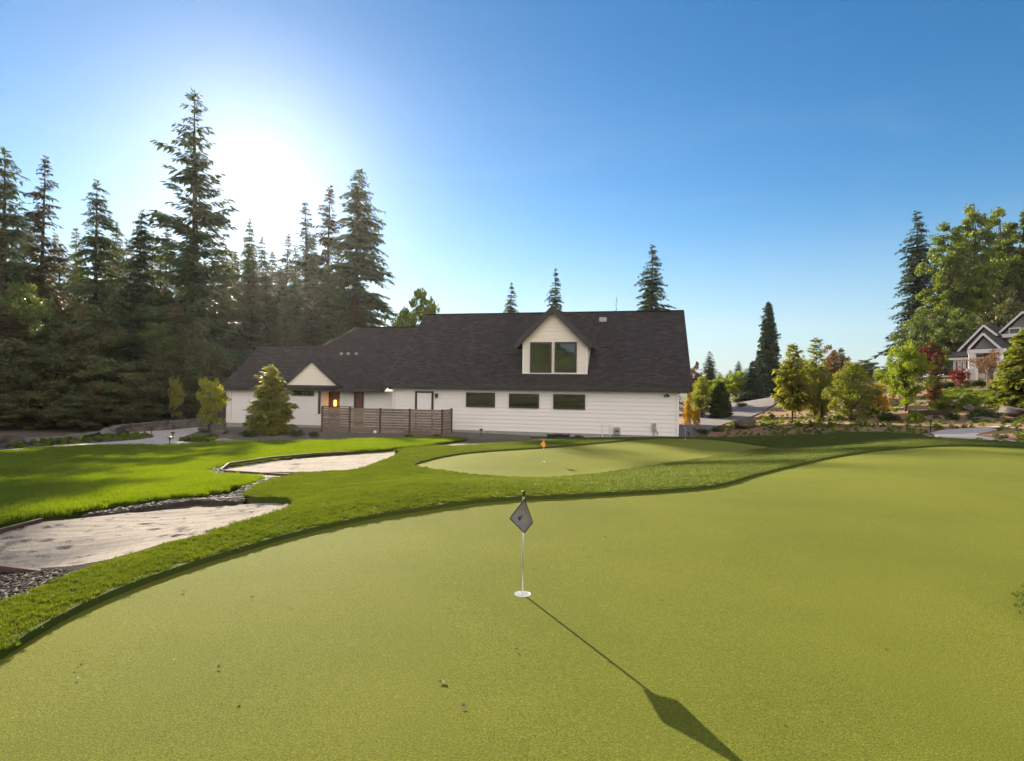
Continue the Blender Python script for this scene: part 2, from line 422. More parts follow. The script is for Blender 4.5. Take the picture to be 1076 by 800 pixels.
M['flag_blue'] = mat_leaf('blue_grey_flag_cloth', (.16, .19, .25), (.2, .23, .29), .25, (1, 1, 1), 20, .7, .02)
M['dryleaf'] = mat_leaf('dry_leaf', (.20, .12, .06), (.13, .075, .04), .3, (1, .8, .5), 30, .6, .5)

# ------------------------------------------------------------------ surfaces laid on the terrain
def inside(poly, X, Y):
    X = np.asarray(X); Y = np.asarray(Y)
    r = np.zeros(X.shape, bool)
    n = len(poly)
    for i in range(n):
        x0, y0 = poly[i]; x1, y1 = poly[(i + 1) % n]
        c = ((y0 > Y) != (y1 > Y))
        with np.errstate(divide='ignore', invalid='ignore'):
            xi = (x1 - x0) * (Y - y0) / (y1 - y0 + 1e-12) + x0
        r ^= c & (X < xi)
    return r

def smooth_poly(pts, n=2):
    """Chaikin-like corner softening of a closed outline"""
    p = [Vector((a[0], a[1])) for a in pts]
    for _ in range(n):
        q = []
        for i in range(len(p)):
            a, b = p[i], p[(i + 1) % len(p)]
            q += [a.lerp(b, .25), a.lerp(b, .75)]
        p = q
    return [(v.x, v.y) for v in p]

def dense(poly, step):
    out = []
    for i in range(len(poly)):
        a = Vector(poly[i]); b = Vector(poly[(i + 1) % len(poly)])
        n = max(1, int((b - a).length / step))
        out += [tuple(a.lerp(b, k / n)) for k in range(n)]
    return out

def patch_mesh(name, outer, holes, step, dz, mat, skirt=.0, relief=None, grow=.0, dens=None):
    outer = dense(outer, max(step, .12)); holes = [dense(hh, min(max(step, .12), 1e9)) if len(hh) < 14 else list(hh) for hh in holes]
    xs = [p[0] for p in outer]; ys = [p[1] for p in outer]
    pts = list(outer); edges = []
    n0 = len(pts); edges += [(i, (i + 1) % n0) for i in range(n0)]
    for hh in holes:
        b = len(pts); pts += list(hh); edges += [(b + i, b + (i + 1) % len(hh)) for i in range(len(hh))]
    # interior points: finer near the camera
    gx = []
    y = min(ys)
    rnd = np.random.RandomState(3)
    while y < max(ys):
        st = step * max(1.0, (abs(y) / 9.0))
        row = np.arange(min(xs), max(xs), st) + rnd.rand() * st
        gx += [(x + (rnd.rand() - .5) * st * .3, y + (rnd.rand() - .5) * st * .3) for x in row]
        y += st
    gx = np.array(gx)
    ok = inside(outer, gx[:, 0], gx[:, 1])
    for hh in holes: ok &= ~inside(hh, gx[:, 0], gx[:, 1])
    for hh in holes:
        hx = np.array(hh); c_ = hx.mean(0); rr_ = np.hypot(*(hx - c_).T)
        if rr_.max() < .1:
            for k_ in (1.25, 1.6, 2.2, 3.2, 4.8):
                ring = [(c_[0] + rr_.max() * k_ * math.cos(a_), c_[1] + rr_.max() * k_ * math.sin(a_)) for a_ in np.arange(0, 2 * PI, PI / 12)]
                pts += ring
            ok &= np.hypot(gx[:, 0] - c_[0], gx[:, 1] - c_[1]) > rr_.max() * 6
    pts += [tuple(p) for p in gx[ok]]
    vo, eo, fo, *_ = delaunay_2d_cdt([Vector(p) for p in pts], edges, [], 0, 1e-5)
    V = np.array([(v.x, v.y) for v in vo]); Fc = np.array([f for f in fo if len(f) == 3])
    c = V[Fc].mean(1)
    ok = inside(outer, c[:, 0], c[:, 1])
    for hh in holes: ok &= ~inside(hh, c[:, 0], c[:, 1])
    Fc = Fc[ok]
    a, b, d = V[Fc[:, 0]], V[Fc[:, 1]], V[Fc[:, 2]]
    area = (b[:, 0] - a[:, 0]) * (d[:, 1] - a[:, 1]) - (b[:, 1] - a[:, 1]) * (d[:, 0] - a[:, 0])
    Fc[area < 0] = Fc[area < 0][:, ::-1]
    Z = hgt(V[:, 0], V[:, 1]) + dz
    if relief is not None: Z = Z + relief(V[:, 0], V[:, 1])
    verts = np.column_stack([V, Z])
    ntop = len(Fc)
    if skirt:
        ed = {}
        for f in Fc:
            for i in range(3):
                k = (int(f[i]), int(f[(i + 1) % 3])); ed[k] = 1
        be = [k for k in ed if (k[1], k[0]) not in ed]
        extra = {}; add = []
        for (i, j) in be:
            for q in (i, j):
                if q not in extra:
                    extra[q] = len(verts) + len(add); add += [verts[q], verts[q] - (0, 0, skirt)]
        verts = np.vstack([verts, np.array(add)])
        sk = []
        for (i, j) in be:
            a, b = extra[i], extra[j]
            sk += [(a, a + 1, b), (b, a + 1, b + 1)]
        Fc = np.vstack([Fc, np.array(sk)])
    me = mesh_np(name, verts, Fc, mat)
    sm = np.zeros(len(Fc), bool); sm[:ntop] = True
    me.polygons.foreach_set('use_smooth', sm)
    return me, verts, Fc[:ntop]

def structure(name, me):
    return tag(put(name, me), kind='structure')

# one tile library for blades, kept outside the scene and only ever instanced
def blade_tile(name, size, n, hmin, hmax, w, lean, mat, seed):
    r = np.random.RandomState(seed)
    x = (r.rand(n) - .5) * size; y = (r.rand(n) - .5) * size
    a = r.rand(n) * 2 * PI; h = hmin + (hmax - hmin) * r.rand(n)
    la = r.rand(n) * 2 * PI; lm = lean * h * (.3 + .7 * r.rand(n))
    dx = np.cos(a) * w / 2; dy = np.sin(a) * w / 2
    mx = x + np.cos(la) * lm * .35; my = y + np.sin(la) * lm * .35
    P0 = np.column_stack([x - dx, y - dy, np.zeros(n)]); P1 = np.column_stack([x + dx, y + dy, np.zeros(n)])
    P2 = np.column_stack([mx - dx * .8, my - dy * .8, h * .6]); P3 = np.column_stack([mx + dx * .8, my + dy * .8, h * .6])
    P4 = np.column_stack([x + np.cos(la) * lm, y + np.sin(la) * lm, h])
    V = np.stack([P0, P1, P2, P3, P4], 1).reshape(-1, 3)
    i = np.arange(n)[:, None] * 5
    T = np.concatenate([i + np.array([[0, 1, 3]]), i + np.array([[0, 3, 2]]), i + np.array([[2, 3, 4]])])
    return mesh_np(name, V, T, mat)

def library(name, meshes):
    c = bpy.data.collections.new(name)
    for me in meshes:
        c.objects.link(bpy.data.objects.new(me.name, me))
    return c

def scatter(name, label, cat, base_verts, base_tris, dens, lib, seed, smin, smax, tilt=.15, scl=None):
    """stuff nobody could count: copies of the library's tiles strewn over a surface"""
    me = mesh_np(name, base_verts, base_tris)
    at = me.attributes.new('dens', 'FLOAT', 'POINT'); at.data.foreach_set('value', np.asarray(dens, dtype=np.float32))
    sc = np.ones(len(base_verts)) if scl is None else scl
    at = me.attributes.new('scl', 'FLOAT', 'POINT'); at.data.foreach_set('value', np.asarray(sc, dtype=np.float32))
    o = put(name, me)
    tag(o, label, cat, kind='stuff')
    ng = bpy.data.node_groups.new(name + '_scatter', 'GeometryNodeTree')
    ng.interface.new_socket('Geometry', in_out='INPUT', socket_type='NodeSocketGeometry')
    ng.interface.new_socket('Geometry', in_out='OUTPUT', socket_type='NodeSocketGeometry')
    N = ng.nodes; L = ng.links
    gi = N.new('NodeGroupInput'); go = N.new('NodeGroupOutput')
    dp = N.new('GeometryNodeDistributePointsOnFaces'); dp.distribute_method = 'RANDOM'; dp.inputs['Seed'].default_value = seed
    na = N.new('GeometryNodeInputNamedAttribute'); na.data_type = 'FLOAT'; na.inputs['Name'].default_value = 'dens'
    ns = N.new('GeometryNodeInputNamedAttribute'); ns.data_type = 'FLOAT'; ns.inputs['Name'].default_value = 'scl'
    ci = N.new('GeometryNodeCollectionInfo'); ci.inputs['Collection'].default_value = lib
    ci.inputs['Separate Children'].default_value = True; ci.inputs['Reset Children'].default_value = True
    ip = N.new('GeometryNodeInstanceOnPoints'); ip.inputs['Pick Instance'].default_value = True
    rr = N.new('FunctionNodeRandomValue'); rr.data_type = 'FLOAT_VECTOR'
    rr.inputs[0].default_value = (-tilt, -tilt, 0); rr.inputs[1].default_value = (tilt, tilt, 2 * PI)
    rs = N.new('FunctionNodeRandomValue'); rs.data_type = 'FLOAT'
    rs.inputs[2].default_value = smin; rs.inputs[3].default_value = smax; rs.inputs['Seed'].default_value = 7
    mu = N.new('ShaderNodeMath'); mu.operation = 'MULTIPLY'
    def out(node):
        return [s for s in node.outputs if s.enabled][0]
    L.new(gi.outputs[0], dp.inputs['Mesh']); L.new(out(na), dp.inputs['Density'])
    L.new(dp.outputs['Points'], ip.inputs['Points']); L.new(ci.outputs[0], ip.inputs['Instance'])
    L.new(out(rr), ip.inputs['Rotation'])
    L.new(out(rs), mu.inputs[0]); L.new(out(ns), mu.inputs[1]); L.new(mu.outputs[0], ip.inputs['Scale'])
    L.new(ip.outputs[0], go.inputs[0])
    mod = o.modifiers.new('scatter', 'NODES'); mod.node_group = ng
    return o

def pxpoly(pts, z):
    out = []
    for p in pts:
        q = on_z(p[0], p[1], p[2] if len(p) > 2 else z)
        out.append((q.x, q.y))
    return out

G1_EDGE = pxpoly([(0, 692.5), (30, 673), (59.5, 655), (89, 640), (119, 627), (149, 615), (178.5, 605), (208, 595), (238, 586), (268, 577), (297, 568.5),
                  (320, 562.5), (360, 553), (400, 545.4), (450, 538.7), (500, 532), (547, 527.5), (585, 525), (620, 521.6), (670, 517), (704, 514),
                  (730, 511.5), (753, 508.5), (770, 504), (787, 497.5), (805, 492), (820, 487), (838, 482.5), (854, 478.5), (870, 475), (896, 471.5),
                  (921, 468.6), (946, 467.4), (980, 466.8), (1013, 467.8), (1046, 469.2), (1076, 471)], 0)
GREEN1 = [(-6.5, -2.5), (-5.2, 0.2), (-3.6, 1.9)] + G1_EDGE + [(14.3, 13.2), (15.5, 10), (15.5, 5), (14, -2.5)]
LOBE = smooth_poly([(9, 2.0), (5, 1.9), (3.55, 2.35), (3.06, 2.85), (3.04, 3.3), (3.35, 3.85), (5, 4.6), (9, 4.9)], 2)
GREEN2 = smooth_poly(pxpoly([(432, 491), (440, 486.5), (455, 482), (475, 478.3), (500, 475.5), (540, 472.8), (570, 471), (600, 468.6), (640, 464.6), (672, 461.3),
                             (700, 460.2), (720, 460), (760, 463), (790, 467), (817, 470.5), (805, 473), (770, 478.5), (740, 484), (700, 491.5), (660, 497.5),
                             (620, 502.5), (580, 505), (540, 505.3), (500, 503.3), (470, 499.5), (445, 494.5)], -.75), 1)
LAWN = pxpoly([(-90, 572, -.35), (-40, 560, -.33), (0, 551, -.32), (30, 546, -.34), (59.5, 542, -.35), (89, 537, -.36), (119, 532, -.38), (163.5, 526, -.42), (208, 522, -.45),
               (231, 518.5, -.47), (251, 512, -.52), (268, 506.5, -.56), (273.6, 502.5, -.6), (270, 500.6, -.62), (255, 500, -.63), (230.7, 499.5, -.66), (217, 497, -.7), (212, 493.4, -.75),
               (224.5, 488, -.82), (251, 485, -.86), (282, 480.7, -.92), (322.7, 476.6, -.97), (363.6, 474, -1.0), (404.5, 472, -1.0), (425, 470.5, -1.0), (445, 468.5, -1.02),
               (470, 465, -1.1), (490, 462, -1.2), (480, 461, -1.25), (420, 461.6, -1.25), (340, 462.6, -1.42), (300, 463.2, -1.5), (250, 464.5, -1.6), (220, 466.5, -1.6), (180, 469, -1.58),
               (120, 467.5, -1.5), (60, 470.8, -1.5), (0, 475.5, -1.4), (-90, 483, -1.3), (-250, 510, -1.2), (-250, 560, -.6)], -1)
SAND1 = smooth_poly(pxpoly([(-80, 580), (-20, 560), (0, 555), (45, 544.5), (90, 538), (120, 534), (165, 529), (205, 526), (254, 523), (284, 523.5), (308, 526.5), (318, 533.5),
                            (314, 543), (274, 557), (238, 566), (208, 577), (178, 586), (149, 594), (119, 603), (98, 611), (60, 609), (0, 600), (-80, 590)], -.3), 1)
SAND2 = smooth_poly(pxpoly([(230, 493), (236, 488.5), (252, 485), (283, 480.6), (323, 476.6), (363, 475), (404, 474.2), (424, 475.8), (426, 478.5), (410, 486.5), (388, 494), (372, 498.5), (345, 499.5), (310, 500),
                            (280, 500), (250, 499), (234, 497)], -.9), 1)
SAND3 = smooth_poly(pxpoly([(462, 470.8), (470, 467.5), (485, 465.5), (505, 464), (530, 462.8), (556, 462.3), (566, 464.5), (545, 467.3), (515, 469.8), (490, 471.8), (470, 472.5)], -1.0), 1)
FRINGE = ([(-7.2, -2.5), (-6.0, 0.4), (-4.3, 2.3)] +
          pxpoly([(0, 643, -.03), (30, 630, -.03), (59.5, 618, -.03), (77, 610, -.04), (98, 604.5, -.05), (119, 597, -.05), (149, 587.5, -.06), (178, 579.5, -.06), (208, 570.6, -.06), (238, 560, -.07),
                  (272, 550.5, -.08), (304, 541, -.1), (313, 534, -.18), (306, 528, -.3), (284, 525, -.32), (262, 524.5, -.36), (257, 524, -.38), (262, 519, -.42), (275, 511.5, -.5), (292, 505.5, -.56), (312, 500, -.64),
                  (340, 498.7, -.66), (365, 497.6, -.68), (375, 496, -.7), (392, 491, -.78), (407, 484.6, -.84), (420, 479, -.9), (423, 476.5, -.92), (415, 474.4, -.95), (425, 472.6, -.95), (445, 471, -.97), (462, 470.5, -1),
                  (480, 471.5, -.98), (512, 469, -1), (540, 467, -1), (563, 464.6, -1), (580, 463, -.98), (600, 461.6, -.98), (640, 459.6, -.95), (672, 458.4, -.92),
                  (720, 457.6, -.9), (760, 457.4, -.88), (800, 459.3, -.82), (850, 457.8, -.7), (890, 454.6, -.55), (930, 455.2, -.4), (962, 458.5, -.28), (985, 462, -.2), (1010, 463.8, -.15), (1045, 466, -.12), (1076, 468, -.1)], -.5) +
          [(15.5, 14.6), (17, 10), (17, 4), (16, -2.5)])
PATH_L = pxpoly([(-100, 483, -1.25), (0, 475.6, -1.4), (61, 471, -1.5), (123, 467.3, -1.52), (164, 468.3, -1.58), (194, 468.8, -1.6), (222, 466.8, -1.62), (204.5, 465.6, -1.64), (186, 463.3, -1.67), (190, 460.5, -1.69),
                 (199, 456, -1.72), (210, 452.5, -1.75), (222, 449.5, -1.8), (215, 446.6, -1.83), (196, 447.2, -1.82), (174, 449.2, -1.8), (140, 452, -1.76), (134, 453.5, -1.74), (158, 455.6, -1.73), (163, 457.4, -1.71), (160, 459.2, -1.69), (143, 461.8, -1.65),
                 (102, 465, -1.58), (61, 468, -1.52), (0, 473, -1.42), (-100, 480, -1.3)], -1.6)
ROAD = pxpoly([(690, 464, -1.6), (741, 455.5, -1.48), (755, 448.3, -1.4), (768, 443.5, -1.32), (782, 441, -1.22), (800, 438.5, -1.12), (821, 434.5, -.95), (825, 428.5, -.75), (822, 423, -.55), (814, 420, -.45), (806, 420.5, -.5),
               (783, 426, -.85), (756, 433, -1.18), (729, 439.5, -1.38), (714.5, 446.5, -1.48), (690, 453, -1.55)], -1.4)
PATH_R = pxpoly([(994, 462.5, -.19), (986, 458, -.2), (978, 453.5, -.2), (990, 450, -.15), (1020, 447.8, -.05), (1050, 446.6, 0), (1064, 446.8, 0), (1050, 449.5, -.05), (1030, 453, -.1), (1024, 456.5, -.14), (1045, 459.5, -.14), (1076, 463.5, -.12),
                 (1120, 468, -.1), (1120, 473, -.1), (1076, 470, -.1), (1045, 466.6, -.12)], -.1)

HOLES = [on_z(549, 625, 0), on_z(571, 485.3, -.75), on_z(720, 462.2, -.76)]
CUPR = .054
def circle(c, r, n=28): return [(c[0] + r * math.cos(2 * PI * k / n), c[1] + r * math.sin(2 * PI * k / n)) for k in range(n)]

def grown(poly, d):
    n = len(poly); out = []
    ar = sum(poly[i][0] * poly[(i + 1) % n][1] - poly[(i + 1) % n][0] * poly[i][1] for i in range(n))
    sg = 1 if ar > 0 else -1
    for i in range(n):
        a, b = Vector(poly[i - 1]), Vector(poly[(i + 1) % n]); t = (b - a).normalized()
        out.append((poly[i][0] + t.y * d * sg, poly[i][1] - t.x * d * sg))
    return out

def roll_relief(X, Y):
    return .006 * np.sin(X * .55 + 1.3) * np.sin(Y * .45 + .4)

me, g1v, g1t = patch_mesh('putting_green', GREEN1, [LOBE, circle(HOLES[0], CUPR)], .3, 0, M['green'], .06, roll_relief)
structure('putting_green', me)
me, g2v, g2t = patch_mesh('putting_green', GREEN2, [circle(HOLES[1], CUPR), circle(HOLES[2], CUPR)], .3, 0, M['green'], .06)
structure('putting_green', me)
me, fv, ft = patch_mesh('turf_fringe', FRINGE, [GREEN1, GREEN2], .25, .044, M['fringe'], .16)
structure('turf_fringe', me)
_, fv, ft = patch_mesh('turf_scatter', FRINGE, [grown(GREEN1, .035), grown(GREEN2, .035)], .25, .042, None)
me, bv, bt = patch_mesh('turf_fringe', LOBE, [], .2, .042, M['fringe'], .1)
structure('turf_fringe', me)
me, lv, lt = patch_mesh('lawn', LAWN, [], .3, -.02, M['lawn'], .15)
structure('lawn', me)
def sand_relief(X, Y):
    r = np.random.RandomState(5)
    z = np.zeros_like(X)
    for k in range(10):
        a = r.rand() * 2 * PI; w = 3 + r.rand() * 9
        z += .0025 * np.sin((X * math.cos(a) + Y * math.sin(a)) * w + r.rand() * 6)
    # rake furrows
    z += .004 * np.sin((Y * .93 - X * .35) * 28 + .8 * np.sin(X * 1.3))
    # scattered prints, in straggling clusters
    for k in range(64):
        far_ = k % 3 == 0
        bx = r.uniform(-8.5, -3) if far_ else r.uniform(-7, -2); by = r.uniform(13, 19) if far_ else r.uniform(4.3, 8.3)
        for q_ in range(r.randint(2, 8)):
            cx = bx + r.normal() * .22; cyy = by + r.normal() * .14; e = r.uniform(.6, 1.3) * (1.6 if far_ else 1)
            d2 = ((X - cx) / (.055 * e)) ** 2 + ((Y - cyy) / (.04 * e)) ** 2
            z += -.030 * e * np.exp(-d2) + .007 * np.exp(-((np.sqrt(d2) - 1.7) ** 2) * 3)
    return z
for nm, P, st in (('sand', SAND1, .036), ('sand', SAND2, .08), ('sand', SAND3, .2)):
    me, _, _ = patch_mesh(nm, P, [], st, -.045, M['sand'], .12, sand_relief)
    structure('sand', me)
me, _, _ = patch_mesh('path', PATH_L, [], .5, .0, M['path'], .1); structure('path', me)
me, _, _ = patch_mesh('path', PATH_R, [], .5, .0, M['path'], .1); structure('path', me)
me, _, _ = patch_mesh('road', ROAD, [], .8, .0, M['road'], .1); structure('road', me)

# ground: one sheet, fine near, coarse far, kept a hand below the laid surfaces
def axis(lo, hi, fine, lim):
    a = [0.0]; st = fine
    while a[-1] < hi:
        if a[-1] > lim: st *= 1.12
        a.append(a[-1] + st)
    b = [0.0]; st = fine
    while b[-1] > lo:
        if b[-1] < -lim: st *= 1.12
        b.append(b[-1] - st)
    return np.array(sorted(set(a + b)))
gx = axis(-300, 300, .7, 34); gy = axis(-140, 380, .7, 60)
GX, GY = np.meshgrid(gx, gy)
sp = np.random.RandomState(1)
far = np.clip((np.hypot(GX, GY) - 250) / 200, 0, 1)
GZ = hgt(np.clip(GX, -300, 300), np.clip(GY, -300, 300)) * (1 - far) + far * -1.0
GZ += -.10 + .015 * np.sin(GX * 1.7) * np.cos(GY * 1.3)
# deeper pocket under bunkers and greens
for P in (SAND1, SAND2, SAND3): GZ -= .1 * inside(P, GX, GY)
ny, nx = GX.shape
idx = np.arange(nx * ny).reshape(ny, nx)
q = np.stack([idx[:-1, :-1], idx[:-1, 1:], idx[1:, 1:], idx[1:, :-1]], -1).reshape(-1, 4)
structure('ground', mesh_np('ground', np.column_stack([GX.ravel(), GY.ravel(), GZ.ravel()]), q, M['ground'], True))

# planted bed on the right-hand rise and round the road
BED = pxpoly([(743, 457, -1.46), (757, 448.8, -1.4), (769, 444, -1.32), (783, 441.5, -1.22), (800, 439, -1.12), (822, 435, -.95), (827, 428.5, -.75), (850, 420, -.1)], 0) + [(38, 62), (52, 60), (52, 26), (26, 18.5)] + \
      pxpoly([(1076, 465, -.1), (1030, 461, -.12), (1022, 457, -.14), (1030, 452.6, -.1), (1052, 449, -.05), (1064, 446.4, 0), (1050, 446, 0), (1020, 447.3, -.05), (990, 449.5, -.15), (976, 453.5, -.2), (984, 460, -.2), (962, 458.3, -.28), (930, 455, -.4), (890, 454.4, -.55), (850, 457.5, -.7), (800, 459, -.82)], 0)
me, bedv, bedt = patch_mesh('mulch_bed', BED, [], .6, -.03, M['mulch'], .1)
structure('mulch_bed', me)
BED_L = pxpoly([(714, 446, -1.48), (729, 439, -1.38), (756, 432.5, -1.18), (783, 425.5, -.85)], 0) + [(30, 80), (16, 80), (13, 52)]
me, _, _ = patch_mesh('mulch_bed', BED_L, [], .8, -.03, M['mulch'], .1)
structure('mulch_bed', me)
BED_H = pxpoly([(215, 466.3, -1.62), (250, 464.2, -1.6), (300, 463, -1.5), (340, 462.3, -1.42), (420, 461.3, -1.25), (480, 460.6, -1.25), (500, 461.5, -1.2)], 0) + [(-1, 27.8), (4, 30), (9.5, 32.5), (9.5, 34.5), (-1, 37), (-20, 42)] + \
        pxpoly([(225, 450, -1.8), (212, 452.6, -1.75), (201, 456.2, -1.72), (192, 460.6, -1.69), (188, 463, -1.67), (204.5, 465.4, -1.64)], 0)
me, bhv, bht = patch_mesh('mulch_bed', BED_H, [], .6, -.03, M['soil'], .1)
structure('mulch_bed', me)

# ------------------------------------------------------------------ blades
lib_fringe = library('fringe_tiles', [blade_tile('fringe_tile', .09, 170, .008, .019, .0028, .7, M['fringe_blade'], 10 + s) for s in range(4)])
lib_lawn = library('lawn_tiles', [blade_tile('lawn_tile', .16, 150, .04, .075, .005, .6, M['lawn_blade'], 20 + s) for s in range(4)])
def fade(v, near, power, lo):
    d = np.hypot(v[:, 0], v[:, 1]) + .5
    return np.clip((near / d) ** power, lo, 1.0)
def in_view(v):
    """strewing stops well outside the picture"""
    return ((v[:, 1] > .3) & (np.abs(v[:, 0]) < v[:, 1] * 1.05 + 2.2)).astype(float)
scatter('grass', 'dense darker green turf collar curling round the putting greens', 'turf', fv, ft, 620 * fade(fv, 4.5, 1.2, .16) * in_view(fv), lib_fringe, 3, .8, 1.25, .2, 1 / fade(fv, 5, .4, .6))
scatter('grass', 'tuft of turf collar at the picture\'s right edge', 'turf', bv, bt, 620 * np.ones(len(bv)), lib_fringe, 4, .8, 1.25, .2)
scatter('grass', 'vivid green mown lawn beside the sand bunkers', 'lawn', lv, lt, 170 * fade(lv, 8, 1.2, .2) * in_view(lv), lib_lawn, 5, .75, 1.2, .2, 1 / fade(lv, 8, .4, .6))

# ------------------------------------------------------------------ river stones
def rock_mesh(name, r, seed, mat, flat=.6, rough=.25, sub=2):
    bm = bmesh.new(); bmesh.ops.create_icosphere(bm, subdivisions=sub, radius=1)
    rn = random.Random(seed); ks = [(Vector((rn.gauss(0, 1), rn.gauss(0, 1), rn.gauss(0, 1))).normalized(), rn.uniform(.3, .95)) for _ in range(9)]
    ph = rn.random() * 6; sx = rn.uniform(.8, 1.25)
    for v in bm.verts:
        d = 1.0
        for (n, c) in ks:
            t = v.co.dot(n)
            if t > c: d = min(d, c / t + .05)
        d *= 1 + rough * .35 * math.sin(v.co.x * 3.1 + ph) * math.sin(v.co.y * 2.7 + ph * 2) * math.cos(v.co.z * 3.3)
        v.co = Vector((v.co.x * r * d * sx, v.co.y * r * d, v.co.z * r * d * flat))
    me = bpy.data.meshes.new(name); bm.to_mesh(me); bm.free(); me.materials.append(mat)
    return me
M['chip'] = mat_simple('dark_chips', (.007, .005, .004), (.024, .017, .014), 9, .9, .3, 40, spec=.15)
lib_chip = library('chip_pieces', [rock_mesh('bark_chip', .022 + .007 * k, 50 + k, M['chip'], .35, .5, 1) for k in range(5)])
lib_stone = library('stone_pieces', [rock_mesh('river_stone', .03 + .008 * k, 40 + k, M['stone'], .6, .2, 1) for k in range(5)])
STONES = [
    (pxpoly([(86, 541.5, -.36), (119, 535.5, -.38), (163.5, 529, -.42), (208, 525, -.45), (240, 521.5, -.47), (254, 515, -.51), (272, 507.5, -.56), (276, 502, -.61), (296, 500.5, -.64), (314, 499.5, -.64), (306, 503, -.61), (292, 507, -.56), (274, 514, -.49), (262, 520.5, -.42), (256, 525, -.37), (208, 526.2, -.43), (163, 530.8, -.40), (120, 537.2, -.36)], -.4), 750,
     'grey river stones filling the channel between lawn and the two bunkers'),
    (pxpoly([(210, 494, -.76), (224, 488.5, -.82), (238, 487, -.84), (232, 492, -.82), (236, 498, -.74), (226, 499.8, -.68), (214, 498, -.7)], -.75), 420, 'grey river stones banked against the far bunker\'s rounded end'),
    (pxpoly([(-40, 601, -.27), (0, 603, -.27), (57, 609, -.25), (80, 608, -.18), (88, 608.5, -.15), (74, 618, -.1), (50, 631, -.1), (0, 650, -.06), (-40, 660, -.06)], -.2), 1500, 'dark chips and river stones beside the turf collar'),
    (pxpoly([(430, 472.4, -.96), (448, 469, -1), (466, 467, -1.02), (474, 468, -1.02), (462, 471.5, -.99), (446, 472.6, -.97)], -1), 120, 'grey river stones at the tip of the third bunker'),
]
for P, dn, lb in STONES:
    me, sv, stt = patch_mesh('gravel_bed', P, [], .25, -.03, M['stone_bed'], .08)

    structure('gravel_bed', me)
    scatter('river_stones', lb, 'stones', sv, stt, np.full(len(sv), float(dn)), lib_chip if sv[:, 1].max() < 6 else lib_stone, 11, .55, 1.15, .5, np.where(sv[:, 1] > 10, 1.6, .62 if sv[:, 1].max() < 6 else 1.0))

# timber edging boards round the bunkers
def board(p0, p1, z0, z1, hh, label, th=.045):
    a = on_z(p0[0], p0[1], z0); b = on_z(p1[0], p1[1], z1)
    n = 6
    t = thing('edging_board', label, 'edging board', tuple(a))
    mb = MB()
    L = b - a
    for k in range(1):
        mb.beam(Vector((0, 0, 0)), L, th, hh * 2)
    mb.build('board', M['board'], t, bevel=.006)
    return t
board((-30, 597), (57, 608), -.24, -.22, .055, 'dark timber edging board between the sand and the dark stone chips')
board((-30, 567), (44, 547.5), -.32, -.34, .035, 'dark timber edging board where the near sand meets the lawn')
board((203, 526.5), (255, 524), -.44, -.42, .028, 'short timber edging board between the near sand and the stone channel')
board((232, 494), (240, 487.4), -.83, -.86, .03, 'timber edging board curving round the far bunker\'s pointed end')
board((240, 487.4), (285, 481), -.86, -.92, .03, 'timber edging board along the lawn side of the far bunker')
board((285, 481), (330, 477), -.92, -.96, .03, 'timber edging board continuing the far bunker edge under the lawn')
board((330, 477), (372, 475), -.96, -.98, .03, 'last timber edging board of the far bunker, before the third bunker')
board((232, 495), (312, 500), -.80, -.68, .03, 'pale sunlit edging board on the far bunker\'s near side')

